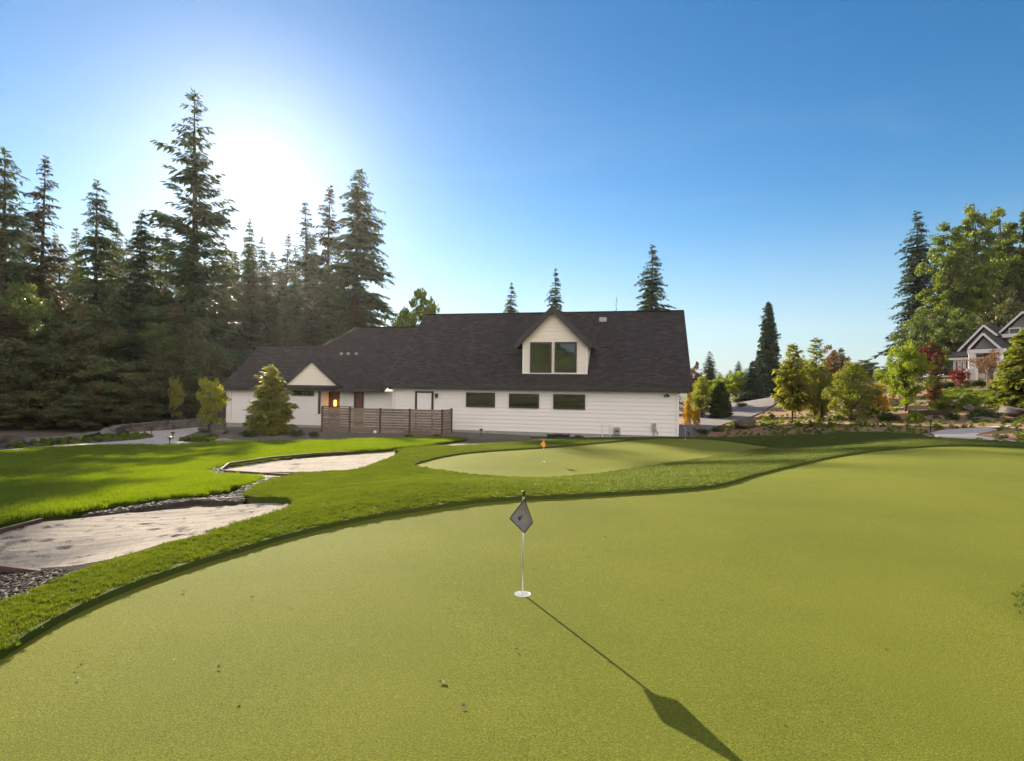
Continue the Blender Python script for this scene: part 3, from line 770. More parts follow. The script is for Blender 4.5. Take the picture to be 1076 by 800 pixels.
# ------------------------------------------------------------------ flags
def flagstick(loc, label, cloth, small=False, H=.665, lean=(0, 0), group='practice flagsticks', emblem=False):
    t = thing('flagstick', label, 'golf flag', loc, 0, group)
    MB().tube([(0, 0, -.02), (0, 0, H - .03)], .0070, 10).build('pole', M['steel'], t, True)
    MB().lathe([(0, 0), (.008, 0), (.0085, .012), (.0065, .02), (.012, .032), (.0125, .036), (0, .037)], (0, 0, H - .035), 14).build('knob', M['black'], t, True)
    MB().lathe([(.0085, 0), (.0085, .03)], (0, 0, H - .066), 12).build('collar', M['steel'], t, True)
    # cup: rim, wall and raised floor
    c = MB().lathe([(.053, -.001), (.0495, -.001), (.049, -.016), (.002, -.019), (.0, -.019)], (0, 0, 0), 28)
    c.build('cup', M['white'], t, True)
    # square cloth hung from one corner, with soft folds
    n = 14
    def P(a, b):
        # a: along the upper-left side, b: along the upper-right side, as seen from the tee
        c4 = [Vector((.006, 0, 0)), Vector((-.093, -.010, -.128)), Vector((.006, -.02, -.222)), Vector((.064, .03, -.166))]
        p = c4[0] * (1 - a) * (1 - b) + c4[1] * a * (1 - b) + c4[2] * a * b + c4[3] * (1 - a) * b
        y = .016 * math.sin(a * 4.2 + b * 2.2) * (a * .6 + b * .6) + .008 * math.sin(b * 9 - a * 3) * b
        return Vector((p.x, p.y + y - .026, p.z))
    def grid(a0, a1, b0, b1, off, m=n):
        vs = []; fs = []
        for side in (0, 1):
            for i in range(m + 1):
                for j in range(m + 1):
                    q = P(a0 + (a1 - a0) * i / m, b0 + (b1 - b0) * j / m)
                    vs.append((q.x, q.y + (off if side else -off), q.z))
        w = (m + 1) * (m + 1)
        for i in range(m):
            for j in range(m):
                k = i * (m + 1) + j
                fs.append((k, k + 1, k + m + 2, k + m + 1)); fs.append((w + k + m + 1, w + k + m + 2, w + k + 1, w + k))
        ring = [i * (m + 1) for i in range(m + 1)] + [m * (m + 1) + j for j in range(1, m + 1)] + [i * (m + 1) + m for i in range(m - 1, -1, -1)] + [j for j in range(m - 1, 0, -1)]
        for i in range(len(ring)):
            k0, k1 = ring[i], ring[(i + 1) % len(ring)]
            fs.append((k0, w + k0, w + k1, k1))
        return vs, fs
    f = thing_part('flag', t, grid(0, 1, 0, 1, .0010), cloth)
    f.location = (0, 0, H - .04)
    if emblem:
        for (a0, a1, b0, b1) in ((0, 1, 0, .045), (0, 1, .955, 1), (0, .045, .046, .954), (.955, 1, .046, .954)):
            thing_part('border', f, grid(a0, a1, b0, b1, .0018, 8), M['flag_border'])
        for (a0, a1, b0, b1) in ((.30, .36, .22, .82), (.42, .47, .5, .86), (.16, .2, .5, .8), (.52, .60, .60, .66)):
            thing_part('emblem', f, grid(a0, a1, b0, b1, .0017, 6), M['flag_mark'])
        thing_part('emblem', f, grid(.60, .72, .30, .46, .0019, 6), M['flag_border'])
        thing_part('emblem', f, grid(.50, .60, .36, .41, .0019, 6), M['flag_border'])
    return t
def thing_part(name, parent, vf, mat):
    me = bpy.data.meshes.new(name); me.from_pydata([tuple(v) for v in vf[0]], [], vf[1]); me.materials.append(mat)
    for p in me.polygons: p.use_smooth = True
    return put(name, me, parent)
p = HOLES[0]; flagstick((p.x, p.y, h1(p.x, p.y) + float(roll_relief(np.array([p.x]), np.array([p.y]))[0]) + .002), 'small steel flagstick with dark grey diamond flag on the near green', M['flag_dark'], emblem=True)
p = HOLES[1]; flagstick((p.x, p.y, h1(p.x, p.y) + .002), 'flagstick with orange flag in the sunny far green', M['flag_orange'])
p = HOLES[2]; flagstick((p.x, p.y, h1(p.x, p.y) + .002), 'flagstick with blue grey flag in shade by the house corner', M['flag_blue'])

# ------------------------------------------------------------------ leaf litter on the near green
rl = random.Random(8)
def leaf_mesh(seed):
    r = random.Random(seed); n = 9
    vs = [(0, 0, .004)]
    for k in range(n):
        a = 2 * PI * k / n; rr = (.011 if k % 2 else .0075) * r.uniform(.7, 1.2)
        vs.append((rr * math.cos(a) * 1.35, rr * math.sin(a), .003 + .006 * r.random()))
    vs2 = [(x, y, z - .0012) for (x, y, z) in vs]
    fs = [(0, 1 + k, 1 + (k + 1) % n) for k in range(n)] + [(n + 1, n + 2 + (k + 1) % n, n + 2 + k) for k in range(n)]
    fs += [(1 + k, n + 2 + k, n + 2 + (k + 1) % n, 1 + (k + 1) % n) for k in range(n)]
    me = bpy.data.meshes.new('fallen_leaf'); me.from_pydata(vs + vs2, [], fs); me.materials.append(M['dryleaf'])
    return me
leafm = [leaf_mesh(s) for s in range(3)]
for i, (px, py) in enumerate([(193, 624), (87, 697), (80, 705), (251, 742), (230, 705), (487, 746), (543, 686), (265, 631), (345, 570), (305, 640), (418, 589), (702, 553), (636, 566), (880, 600), (925, 680), (820, 760), (640, 700)]):
    q = on_z(px, py, 0)
    o = put('fallen_leaf', leafm[i % 3])
    o.location = (q.x, q.y, h1(q.x, q.y) + float(roll_relief(np.array([q.x]), np.array([q.y]))[0]) + .006); o.rotation_euler = (rl.uniform(-.3, .3), rl.uniform(-.3, .3), rl.uniform(0, 6))
    s = rl.uniform(.5, .9); o.scale = (s, s, s)
    tag(o, 'tiny dry brown leaf scrap lying on the near putting green', 'leaf', 'leaf scraps on the near green')
q = on_z(465, 720, 0); o = put('fallen_leaf', leafm[0]); o.location = (q.x, q.y, h1(q.x, q.y) + .008); o.scale = (1.25, 1.25, 1.25)
tag(o, 'larger pale brown dead leaf in front of the near flag', 'leaf')
pebm = rock_mesh('pebble', .008, 77, M['white'], .7, .2, 1)
for i, (px, py) in enumerate([(132, 657), (183, 697), (580, 597), (82, 716)]):
    q = on_z(px, py, 0); o = put('pebble', pebm); o.location = (q.x, q.y, h1(q.x, q.y) + .010); o.rotation_euler = (0, 0, i * 1.7)
    tag(o, 'tiny pale pebble lying on the near putting green', 'pebble', 'pebbles on the near green')

# ------------------------------------------------------------------ the house
HA = rad(12.7)
HO = Vector((9.92, 34.0))
HC, HS = math.cos(HA), math.sin(HA)
house = thing('house', 'long white sided house with dark shingle roof and gabled dormer', 'house', (HO.x, HO.y, 0), -HA)
def hp(px, py, v):
    """photo pixel -> (u, z) on the house-local plane y = v"""
    d = ray(px, py)
    t = (v + HO.x * HS + HO.y * HC) / (d.x * HS + d.y * HC)
    X, Y = d.x * t - HO.x, d.y * t - HO.y
    return X * HC - Y * HS, CAMZ + d.z * t

def siding(mb, v, prof, z0, z1, expo=.25, t=.026, face=-1):
    """lapped boards on the plane y = v; prof(z) gives the (u0, u1) range at a height"""
    n = max(1, round((z1 - z0) / expo))
    for i in range(n):
        a = z0 + (z1 - z0) * i / n; b = z0 + (z1 - z0) * (i + 1) / n
        l0, r0 = prof(a); l1, r1 = prof(b)
        f0 = v + face * t; f1 = v + face * .002
        mb.add([(l0, f0, a), (r0, f0, a), (r1, f1, b), (l1, f1, b), (l0, v + .05, a), (r0, v + .05, a), (r1, v + .05, b), (l1, v + .05, b)],
               [(0, 1, 2, 3), (0, 4, 5, 1), (1, 5, 6, 2), (3, 7, 4, 0), (3, 2, 6, 7)])

def roof_slab(name, poly, thick, parent, mat, eave=(1, 0, 0)):
    poly = [Vector(p) for p in poly]
    mb = MB().prism(poly, (0, 0, -thick))
    me = mb.mesh(name, mat)
    nrm = Vector((0, 0, 0))
    for i in range(len(poly)): nrm += (poly[i] - poly[0]).cross(poly[(i + 1) % len(poly)] - poly[0])
    nrm.normalize()
    e = Vector(eave).normalized(); sl = nrm.cross(e).normalized()
    uvl = me.uv_layers.new(name='UVMap')
    for l in me.loops:
        c = me.vertices[l.vertex_index].co
        uvl.data[l.index].uv = (c.dot(e), c.dot(sl))
    return put(name, me, parent)

def window(parent, u0, u1, z0, z1, v, bars=0, fw=.085, glass=None):
    w = MB()
    w.box(u0, u1, v - .075, v - .004, z0, z0 + fw).box(u0, u1, v - .075, v - .004, z1 - fw, z1)
    w.box(u0, u0 + fw, v - .075, v - .004, z0 + fw, z1 - fw).box(u1 - fw, u1, v - .075, v - .004, z0 + fw, z1 - fw)
    for k in range(bars):
        m = u0 + (u1 - u0) * (k + 1) / (bars + 1)
        w.box(m - .03, m + .03, v - .05, v - .004, z0 + fw, z1 - fw)
    f = w.build('window', M['darktrim'], parent)
    MB().box(u0 + fw, u1 - fw, v - .028, v - .016, z0 + fw, z1 - fw).build('glass', glass or M['glass'], f)
    return f

ZB = -1.45          # bottom of the boards
UL = hp(413, 430, 0)[0]
EZ, ER, EV = 1.46, 6.97, -.4      # main roof: eave height, ridge height, eave plane
RV = 7.0
SL = (ER - EZ) / (RV - EV)
def zmain(v): return EZ + SL * (v - EV)
b = MB(); siding(b, 0, lambda z: (UL, 0), ZB, 1.30)
b.build('wall', M['siding'], house)
b = MB(); b.box(UL, 0, .06, .2, -2.3, 1.30).box(UL, 0, 13.8, 14, -2.3, 1.3).box(UL - .002, UL + .14, .2, 13.8, -2.3, 1.3).box(-.14, .002, .2, 13.8, -2.3, 1.3)
for uu in (UL, -.14):
    b.prism([(uu, -.0 + .06, 1.3), (uu, 13.94, 1.3), (uu, RV, zmain(RV) - .25)], (.14, 0, 0))
b.build('shell_wall', M['siding'], house)
MB().box(UL - .01, .012, -.004, .055, -2.3, ZB - .004).build('foundation', M['foundation'], house)
# corner boards and frieze
MB().box(-.10, .010, -.063, -.044, ZB, 1.2).box(.0102, .034, -.063, .10, ZB, 1.2).build('corner_board', M['trim'], house)
MB().box(UL - .03, UL + .10, -.063, -.044, ZB, 1.2).build('corner_board', M['trim'], house)
MB().box(UL, 0.0, -.066, -.0450, 1.2, 1.30).build('frieze_board', M['warmlit'], house)
# main roof
UR0, UR1 = UL - .55, .75
roof = roof_slab('roof', [(UR0, EV, EZ), (UR1, EV, EZ), (UR1, RV, ER), (UR0, RV, ER)], .14, house, M['shingle'])
roof_slab('back_slope', [(UR1, 14.4, EZ), (UR0, 14.4, EZ), (UR0, RV, ER - .004), (UR1, RV, ER - .004)], .14, roof, M['shingle'])
MB().beam((UR0, RV, ER + .015), (UR1, RV, ER + .015), .26, .05).build('ridge_cap', M['capshingle'], roof)
MB().box(UR0 + .02, UR1 - .02, EV - .10, EV - .004, EZ - .27, EZ - .01).build('gutter', M['darktrim'], house, bevel=.02)
MB().box(UR0 + .03, UR1 - .03, EV + .0, .0, EZ - .235, EZ - .20).build('soffit', M['trim'], house)
for uu, nm in ((UR0, 'rake_board'), (UR1, 'rake_board')):
    MB().beam((uu, EV, EZ - .13), (uu, RV, ER - .13), .04, .22).beam((uu, 14.4, EZ - .13), (uu, RV + .02, ER - .13), .04, .22).build(nm, M['darktrim'], house)

for (x0, y0, x1, y1) in ((490, 412.9, 520.4, 427.5), (535, 414.1, 566.6, 428.5), (581.4, 414.7, 615, 429.7)):
    a = hp(x0, y1, 0); c = hp(x1, y0, 0)
    window(house, a[0], c[0], a[1], min(c[1], 1.19), -.03)
# the service door behind the screen
a = hp(436, 460, 0); c = hp(456, 411.3, 0)
d = MB(); d.box(a[0], a[0] + .14, -.09, -.044, ZB - .1, c[1]).box(c[0] - .14, c[0], -.09, -.044, ZB - .1, c[1]).box(a[0] + .14, c[0] - .14, -.09, -.044, c[1] - .12, c[1])
df = d.build('door_frame', M['darktrim'], house)
MB().box(a[0] + .14, c[0] - .14, -.066, -.045, ZB - .1, c[1] - .12).build('door', M['trim'], df)
MB().lathe([(0, 0), (.03, .01), (.03, .05), (0, .06)], (c[0] - .24, -.07, -.45), 10).build('handle', M['metal'], df)
# wall lantern, floodlight, meters, conduits
a = hp(459, 416, 0)
lan = MB().box(a[0] - .08, a[0] + .08, -.05, -.016, a[1] - .1, a[1] + .14).lathe([(.03, .16), (.11, .12), (.11, .09), (.07, .07), (.06, -.12), (.03, -.15), (0, -.15)], (a[0], -.14, a[1]), 10).build('wall_lantern', M['black'], house)
a = hp(700.5, 415.6, 0)
fl = MB().box(a[0] - .06, a[0] + .06, -.06, -.03, a[1] - .03, a[1] + .09)
for sgn in (-1, 1): fl.tube([(a[0] + .03 * sgn, -.05, a[1] + .02), (a[0] + .12 * sgn, -.16, a[1] - .05)], [.03, .065], 10)
fl.build('floodlight', M['darktrim'], house)
a = hp(644.8, 456.8, 0); c = hp(651.7, 449.3, 0)
mtr = MB().box(a[0], c[0], -.17, -.017, a[1], c[1]).build('meter_box', M['metal'], house, bevel=.015)
MB().lathe([(0, 0), (.11, 0), (.11, .05), (0, .07)], ((a[0] + c[0]) / 2, -.18, (a[1] + c[1]) / 2), 12).build('dial', M['glass'], mtr)
a = hp(685, 456.5, 0); c = hp(689.3, 445, 0)
mb = MB().box(a[0], c[0], -.13, -.017, a[1] + .2, c[1])
mb.tube([((a[0] + c[0]) / 2, -.07, a[1] + .2), ((a[0] + c[0]) / 2, -.07, -1.9)], .035, 8).tube([(c[0] - .02, -.1, a[1] + .3), (c[0] + .1, -.12, a[1] + .12), (c[0] + .06, -.1, a[1])], .03, 8)
mb.build('service_box', M['metal'], house)
for px in (633.2, 641.5):
    a = hp(px, 446, 0)
    MB().tube([(a[0], -.05, -1.9), (a[0], -.05, a[1]), (a[0], -.0, a[1] + .04)], .025, 8).build('conduit', M['trim'], house)
# dormer
VD = .70
zb = zmain(VD)
a = hp(549.3, 393, VD); c = hp(617, 393, VD)
D0, D1 = a[0], c[0]
DM = (D0 + D1) / 2
tl = hp(540.5, 362.5, VD - .35); tr = hp(621.5, 362.5, VD - .35); ap = hp(580.6, 321.5, VD - .35)
hw = (tr[0] - tl[0]) / 2; DM2 = (tr[0] + tl[0]) / 2
RZ = ap[1]; PZ = (tl[1] + tr[1]) / 2
ds = (RZ - PZ) / hw
zc = RZ - .30 - ds * (D1 - D0) / 2            # height where side wall meets the slope
dm = house
b = MB()
siding(b, VD, lambda z: (D0, D1) if z <= zc else (DM2 - max(.01, (RZ - .30 - z) / ds), DM2 + max(.01, (RZ - .30 - z) / ds)), zb - .05, RZ - .34, .25)
b.box(D0, D0 + .1, VD + .06, 4.5, zb - .4, zc).box(D1 - .1, D1, VD + .06, 4.5, zb - .4, zc)
b.prism([(D0 + .1, VD + .06, zb - .3), (D1 - .1, VD + .06, zb - .3), (D1 - .1, VD + .06, zc), (DM2, VD + .06, RZ - .34), (D0 + .1, VD + .06, zc)], (0, .1, 0))
dorm = b.build('dormer', M['warmlit'], house)
MB().box(D0 - .02, D1 + .02, VD - .073, VD - .044, zb - .07, zb + .07).box(D0 - .02, D0 + .09, VD - .066, VD - .044, zb + .07, zc - .02).box(D1 - .09, D1 + .02, VD - .066, VD - .044, zb + .07, zc - .02).build('dormer_trim', M['trim'], dorm)
MB().box(D0 - .02, D1 + .02, VD - .11, VD - .075, zb - .12, zb - .072).build('flashing', M['darktrim'], dorm)
rz2 = RZ - .02
for sgn, nm in ((-1, 'dormer_roof'), (1, 'dormer_roof')):
    roof_slab(nm, [(DM2, VD - .35, rz2), (DM2 + sgn * hw, VD - .35, PZ), (DM2 + sgn * hw, 5.2, PZ), (DM2, 7.2, rz2)] if sgn > 0 else
              [(DM2, 7.2, rz2 - .003), (DM2 - hw, 5.2, PZ), (DM2 - hw, VD - .35, PZ), (DM2, VD - .35, rz2 - .003)], .12, dorm, M['shingle'], (0, 1, 0))
MB().beam((DM2 - hw - .03, VD - .375, PZ - .17), (DM2, VD - .375, rz2 - .15), .05, .34, (0, -.0, 1)).beam((DM2 + hw + .03, VD - .373, PZ - .17), (DM2, VD - .373, rz2 - .15), .05, .34, (0, 0, 1)).build('rake_board', M['darktrim'], dorm)
for sgn in (-1, 1):
    MB().box(DM2 + sgn * hw - .04, DM2 + sgn * hw + .04, VD - .33, 3.4, PZ - .17, PZ - .05).build('dormer_gutter', M['darktrim'], dorm)
for (x0, y0, x1, y1) in ((557, 359.7, 580, 391.8), (582.7, 359.5, 606.3, 391.6)):
    a = hp(x0, y1, VD); c = hp(x1, y0, VD)
    window(dorm, a[0], c[0], a[1], c[1], VD - .03, 0, .13)
# vents on the main slope
for (px, py, w_, h_) in ((633.5, 336.3, .26, .18), (597.5, 341, .10, .32), (624, 341, .1, .32), (542.5, 343, .1, .32)):
    d_ = ray(px, py)
    # meet the slope plane in house coordinates
    best = min(np.linspace(0, 7, 281), key=lambda vv: abs(hp(px, py, vv)[1] - zmain(vv)))
    u_, z_ = hp(px, py, best)
    if w_ > .2: MB().box(u_ - w_, u_ + w_, best - .2, best + .2, z_ - .18, z_ + h_).build('roof_vent', M['metal'], roof, bevel=.03)
    else: MB().tube([(u_, best, z_ - .2), (u_, best, z_ + h_)], .05, 8).build('vent_pipe', M['black'], roof)

# left wing and middle
WE, WEV, WS = 1.14, -.1, .78
def zw(v): return WE + WS * (v - WEV)
U0 = hp(232.5, 407, WEV)[0]
UW0 = hp(238.5, 430, .3)[0]; UW1 = hp(337.7, 430, .3)[0]
UP = hp(375, 347, 6)[0]; UQ = hp(340, 366, 4)[0]
wroof = roof_slab('wing_roof', [(U0, WEV, zw(WEV)), (UR0 + .02, WEV, zw(WEV)), (UR0 + .02, 6, zw(6)), (UP, 6, zw(6)), (UQ, 4, zw(4)), (U0, 4, zw(4))], .13, house, M['shingle'])
roof_slab('hip_slope', [(UQ, 4, zw(4) - .004), (UP, 6, zw(6) - .004), (UQ, 8, zw(4) - .004)], .1, wroof, M['shingle'], (0, 1, 0))
roof_slab('back_slope', [(UR0 + .02, 12.1, zw(WEV)), (UP, 12.1, zw(WEV)), (UP, 6, zw(6) - .006), (UR0 + .02, 6, zw(6) - .006)], .13, wroof, M['shingle'])
roof_slab('back_slope', [(UQ, 8.1, zw(WEV)), (U0, 8.1, zw(WEV)), (U0, 4, zw(4) - .006), (UQ, 4, zw(4) - .006)], .13, wroof, M['shingle'])
MB().beam((U0, 4, zw(4) + .01), (UQ, 4, zw(4) + .01), .24, .05).beam((UP, 6, zw(6) + .01), (UR0, 6, zw(6) + .01), .24, .05).beam((UQ, 4, zw(4) + .012), (UP, 6, zw(6) + .012), .2, .05).build('ridge_cap', M['capshingle'], wroof)
MB().box(U0 + .02, UR0 - .01, WEV - .10, WEV - .004, zw(WEV) - .24, zw(WEV) - .02).build('gutter', M['darktrim'], house, bevel=.02)
MB().beam((U0, WEV, zw(WEV) - .12), (U0, 4, zw(4) - .12), .04, .2).beam((U0, 8.1, zw(WEV) - .12), (U0, 4.02, zw(4) - .12), .04, .2).build('rake_board', M['darktrim'], house)
b = MB(); siding(b, .3, lambda z: (UW0, UW1), ZB - .02, .98)
b.build('wall', M['siding'], house)
b = MB().box(UW0, UW1, .36, .5, -2.3, .98).box(UW0 - .002, UW0 + .14, .5, 7.6, -2.3, .98).box(UW0, UP, 7.6, 7.75, -2.3, 1.0).box(UW1 - .1, UW1, .5, 1.4, -2.3, 1.0)
b.prism([(UW0, .36, .98), (UW0, 7.7, .98), (UW0, 4, zw(4) - .3)], (.13, 0, 0))
b.build('shell_wall', M['siding'], house)
MB().box(UW0 - .01, UW1 + .01, .29, .355, -2.4, ZB - .024).build('foundation', M['foundation'], house)
for px in (257, 311.5):
    a = hp(px, 449.5, .29)
    MB().box(a[0] - .25, a[0] + .25, .27, .288, a[1] - .12, a[1] + .02).build('crawl_vent', M['black'], house)
MB().box(UW0 - .02, UW0 + .10, .237, .256, ZB, .95).build('corner_board', M['trim'], house)
a = hp(243.3, 420, .3)
MB().tube([(a[0], .23, .98), (a[0], .22, .2), (a[0], .22, -1.2), (a[0] - .05, .10, -1.4)], .04, 8).build('downspout', M['trim'], house)
a = hp(307, 415.7, .3); c = hp(330.3, 405.8, .3)
window(house, a[0], c[0], a[1], min(c[1], .97), .272, 1, .06)
a = hp(330.6, 435, .3); c = hp(334.8, 408, .3)
MB().box(a[0], c[0], .232, .256, a[1], .97).build('casing', M['trim'], house)
a = hp(335, 435, .3); c = hp(337.6, 405, .3)
MB().box(a[0], c[0], .212, .256, a[1], .97).build('post', M['darktrim'], house)
# porch gable over the entry
VG = -.45
gl = hp(296.5, 404.8, VG); gr = hp(357.5, 405.6, VG); ga = hp(327.2, 376.5, VG)
GM = (gl[0] + gr[0]) / 2; gh = (gr[0] - gl[0]) / 2; gz = (gl[1] + gr[1]) / 2; ga = ga[1]
gs = (ga - gz) / gh
b = MB(); siding(b, VG + .12, lambda z: (GM - max(.01, (ga - .22 - z) / gs), GM + max(.01, (ga - .22 - z) / gs)), gz + .02, ga - .24, .25)
pg = b.build('porch_gable', M['warmlit'], house)
for sgn in (-1, 1):
    P4 = [(GM, VG, ga), (GM + sgn * gh, VG, gz), (GM + sgn * gh, 1.6, gz), (GM, 3.2, ga)]
    if sgn < 0: P4 = [(x, y, z - .003) for (x, y, z) in reversed(P4)]
    roof_slab('porch_roof', P4, .1, pg, M['shingle'], (0, 1, 0))
MB().beam((GM - gh - .03, VG - .02, gz - .09), (GM, VG - .02, ga - .09), .05, .24, (0, 0, 1)).beam((GM + gh + .03, VG - .018, gz - .09), (GM, VG - .018, ga - .09), .05, .24, (0, 0, 1)).build('rake_board', M['darktrim'], pg)
MB().box(GM - gh + .15, GM + gh - .1, VG + .02, VG + .2, gz - .18, gz).build('beam', M['darktrim'], pg)
# entry recess
UE = hp(357.2, 420, 1.3)[0]
b = MB().box(UW1, UE, 1.3, 1.42, -2.2, 1.1).build('entry_wall', M['redwood'], house)
a = hp(339, 428, 1.3); c = hp(347, 409, 1.3)
window(house, a[0], c[0], a[1] - 1.2, min(c[1], .95), 1.29, 0, .1)
a = hp(352.3, 424, 1.15)
sc = MB().box(a[0] - .05, a[0] + .05, a[0] * 0 + 1.22, 1.29, a[1] - .25, a[1] + .3).build('wall_sconce', M['black'], house)
MB().lathe([(0, -.22), (.085, -.22), (.085, .22), (0, .22)], (a[0], 1.13, a[1]), 12).build('sconce_shade', M['lamp'], sc)
# middle wall
VM = .62
UM0 = hp(358, 420, VM)[0]
b = MB(); siding(b, VM, lambda z: (UM0, UL), ZB - .02, .95)
b.build('wall', M['siding'], house)
MB().box(UM0 + .002, UL, VM + .06, VM + .2, -2.3, .95).box(UM0, UM0 + .14, VM + .2, 1.42, -2.3, .95).build('shell_wall', M['siding'], house)
MB().box(UM0 - .02, UM0 + .16, VM - .066, VM - .044, ZB, .93).build('corner_board', M['trim'], house)
a = hp(372.3, 440, VM); c = hp(382.7, 408, VM)
window(house, a[0], c[0], a[1] - .6, .94, VM - .03, 0, .12, M['redwood'])
a = hp(369, 412.5, VM)
MB().tube([(a[0] + .1, -.05, .93), (a[0] - .02, .2, .86), (a[0] - .35, .52, .72), (a[0] - .4, .55, .5), (a[0] - .4, .55, -1.4)], .045, 8).build('downspout', M['trim'], house)
a = hp(412, 406, EV)
MB().tube([(a[0] + .25, EV + .05, EZ - .24), (a[0] + .2, EV + .1, EZ - .34), (a[0] - .0, -.08, EZ - .5), (a[0] + .0, -.08, -1.4)], .045, 8).build('downspout', M['trim'], house)
for px in (358.6, 365.8, 374.4):
    best = min(np.linspace(0, 6, 241), key=lambda vv: abs(hp(px, 373.3, vv)[1] - zw(vv)))
    u_, z_ = hp(px, 373.3, best)
    MB().tube([(u_, best, z_ - .2), (u_, best, z_ + .10)], .05, 8).lathe([(.0, .20), (.10, .17), (.13, .10), (.12, .07), (0, .07)], (u_, best, z_), 12).build('roof_vent', M['metal'], wroof)

# ------------------------------------------------------------------ screen fence
def hw_(u, v, z): return Vector((HO.x + u * HC + v * HS, HO.y - u * HS + v * HC, z))
VF = -3.0
fu = [hp(px, 445, VF)[0] for px in (338.5, 367.5, 399.5, 430.5, 464.5)]
fz0 = hp(400, 459.5, VF)[1]; fz1 = hp(400, 429.4, VF)[1]
fc = hw_(fu[0], VF, 0)
fence = thing('screen_fence', 'weathered horizontal board screen fence in front of the white house', 'fence', tuple(fc), -HA)
L = fu[-1] - fu[0]
rf = random.Random(4)
n = 11; hs = (fz1 - fz0) / n
for i in range(4):
    b = MB()
    for k in range(n):
        z = fz0 + k * hs
        j = rf.uniform(-.006, .006)
        b.box(fu[i] - fu[0] + .055, fu[i + 1] - fu[0] - .055, -.014 + j, .014 + j, z + .007, z + hs - .007)
    b.build('slat_panel', M['fence'], fence)
b = MB()
for k in range(n):
    z = fz0 + k * hs
    b.box(L - .014, L + .014, .055, 1.65, z + .007, z + hs - .007)
b.build('slat_panel', M['fence'], fence)
for i in range(5):
    MB().box(fu[i] - fu[0] - .05, fu[i] - fu[0] + .05, -.05, .05, fz0 - .5, fz1 + .03).build('post', M['board'], fence)
MB().box(L - .06, L + .06, 1.65, 1.77, fz0 - .5, fz1 + .04).build('post', M['board'], fence)
MB().box(.0, L * .33, -.06, .08, fz1 + .035, fz1 + .085).build('cap_rail', M['board'], fence)
g = hp(394, 454, VF - .12); q = hw_(g[0], VF - .12, g[1])
gl_ = thing('garden_light', 'small white round garden light in front of the board fence', 'garden light', tuple(q))
MB().lathe([(0, -.10), (.07, -.07), (.10, 0), (.07, .07), (0, .10)], (0, 0, 0), 14).build('globe', M['white'], gl_, True)
MB().tube([(0, 0, -.09), (0, 0, -.55)], .02, 8).build('stake', M['black'], gl_)

# ------------------------------------------------------------------ path lights
def path_light(px, py, ptop, label, Y=None):
    q = on_ground(px, py) if Y is None else at_y(px, py, Y)
    if Y is not None: q.z = h1(q.x, q.y)
    hh = (py - ptop) * q.y / F
    t = thing('path_light', label, 'path light', tuple(q), 0, 'black path lights')
    MB().tube([(0, 0, -.2), (0, 0, hh - .08)], .022, 8).build('stake', M['black'], t)
    MB().lathe([(.02, hh - .14), (.045, hh - .10), (.05, hh - .05), (.12, hh - .045), (.10, hh), (.02, hh + .02), (0, hh + .02)], (0, 0, 0), 12).build('lamp_head', M['black'], t)
path_light(178.3, 468.3, 459.5, 'black path light standing at the lawn\'s edge, closest to the lawn')
path_light(181.5, 461.5, 454.5, 'black path light by the yellow groundcover bend of the concrete path')
path_light(182.3, 452.3, 447.6, 'small black path light on the far side of the concrete path')
path_light(159, 456.3, 449.3, 'black path light at the tip of the planted island left of the path')
path_light(505.5, 460.5, 452.5, 'black path light in front of the house wall beside the screen fence', 31)
path_light(724, 460, 450, 'black path light at the house corner behind the blue grey flag', 33)
path_light(729.5, 457, 448.5, 'slimmer black path light at the driveway edge by the house corner', 36)
path_light(978, 453, 441, 'black path light in the mulch beside the right-hand concrete path', 24)
path_light(806, 436, 431.5, 'distant small black post light at the driveway edge', 46)
q = at_y(587, 463, 31.0); q.z = h1(q.x, q.y)
hr = thing('hose_heap', 'low heap of dark hose lying against the white house wall', 'hose', (q.x, q.y, q.z - .03))
mb = MB(); pts = []
for k in range(90):
    a = k * .42; r = .30 - .12 * math.sin(k * .13); pts.append((r * 1.5 * math.cos(a) , r * .6 * math.sin(a), 0.0 + .0026 * k + .02 * math.sin(k * 1.7)))
mb.tube(pts, .05, 6); mb.build('coil', M['black'], hr, True)
mb = MB(); mb.tube([(-1.5, .1, .04), (-1.0, -.1, .07), (-.5, .05, .06), (0, .0, .1), (.6, .1, .1), (.95, .15, .05)], .05, 6); mb.build('tail', M['black'], hr, True)

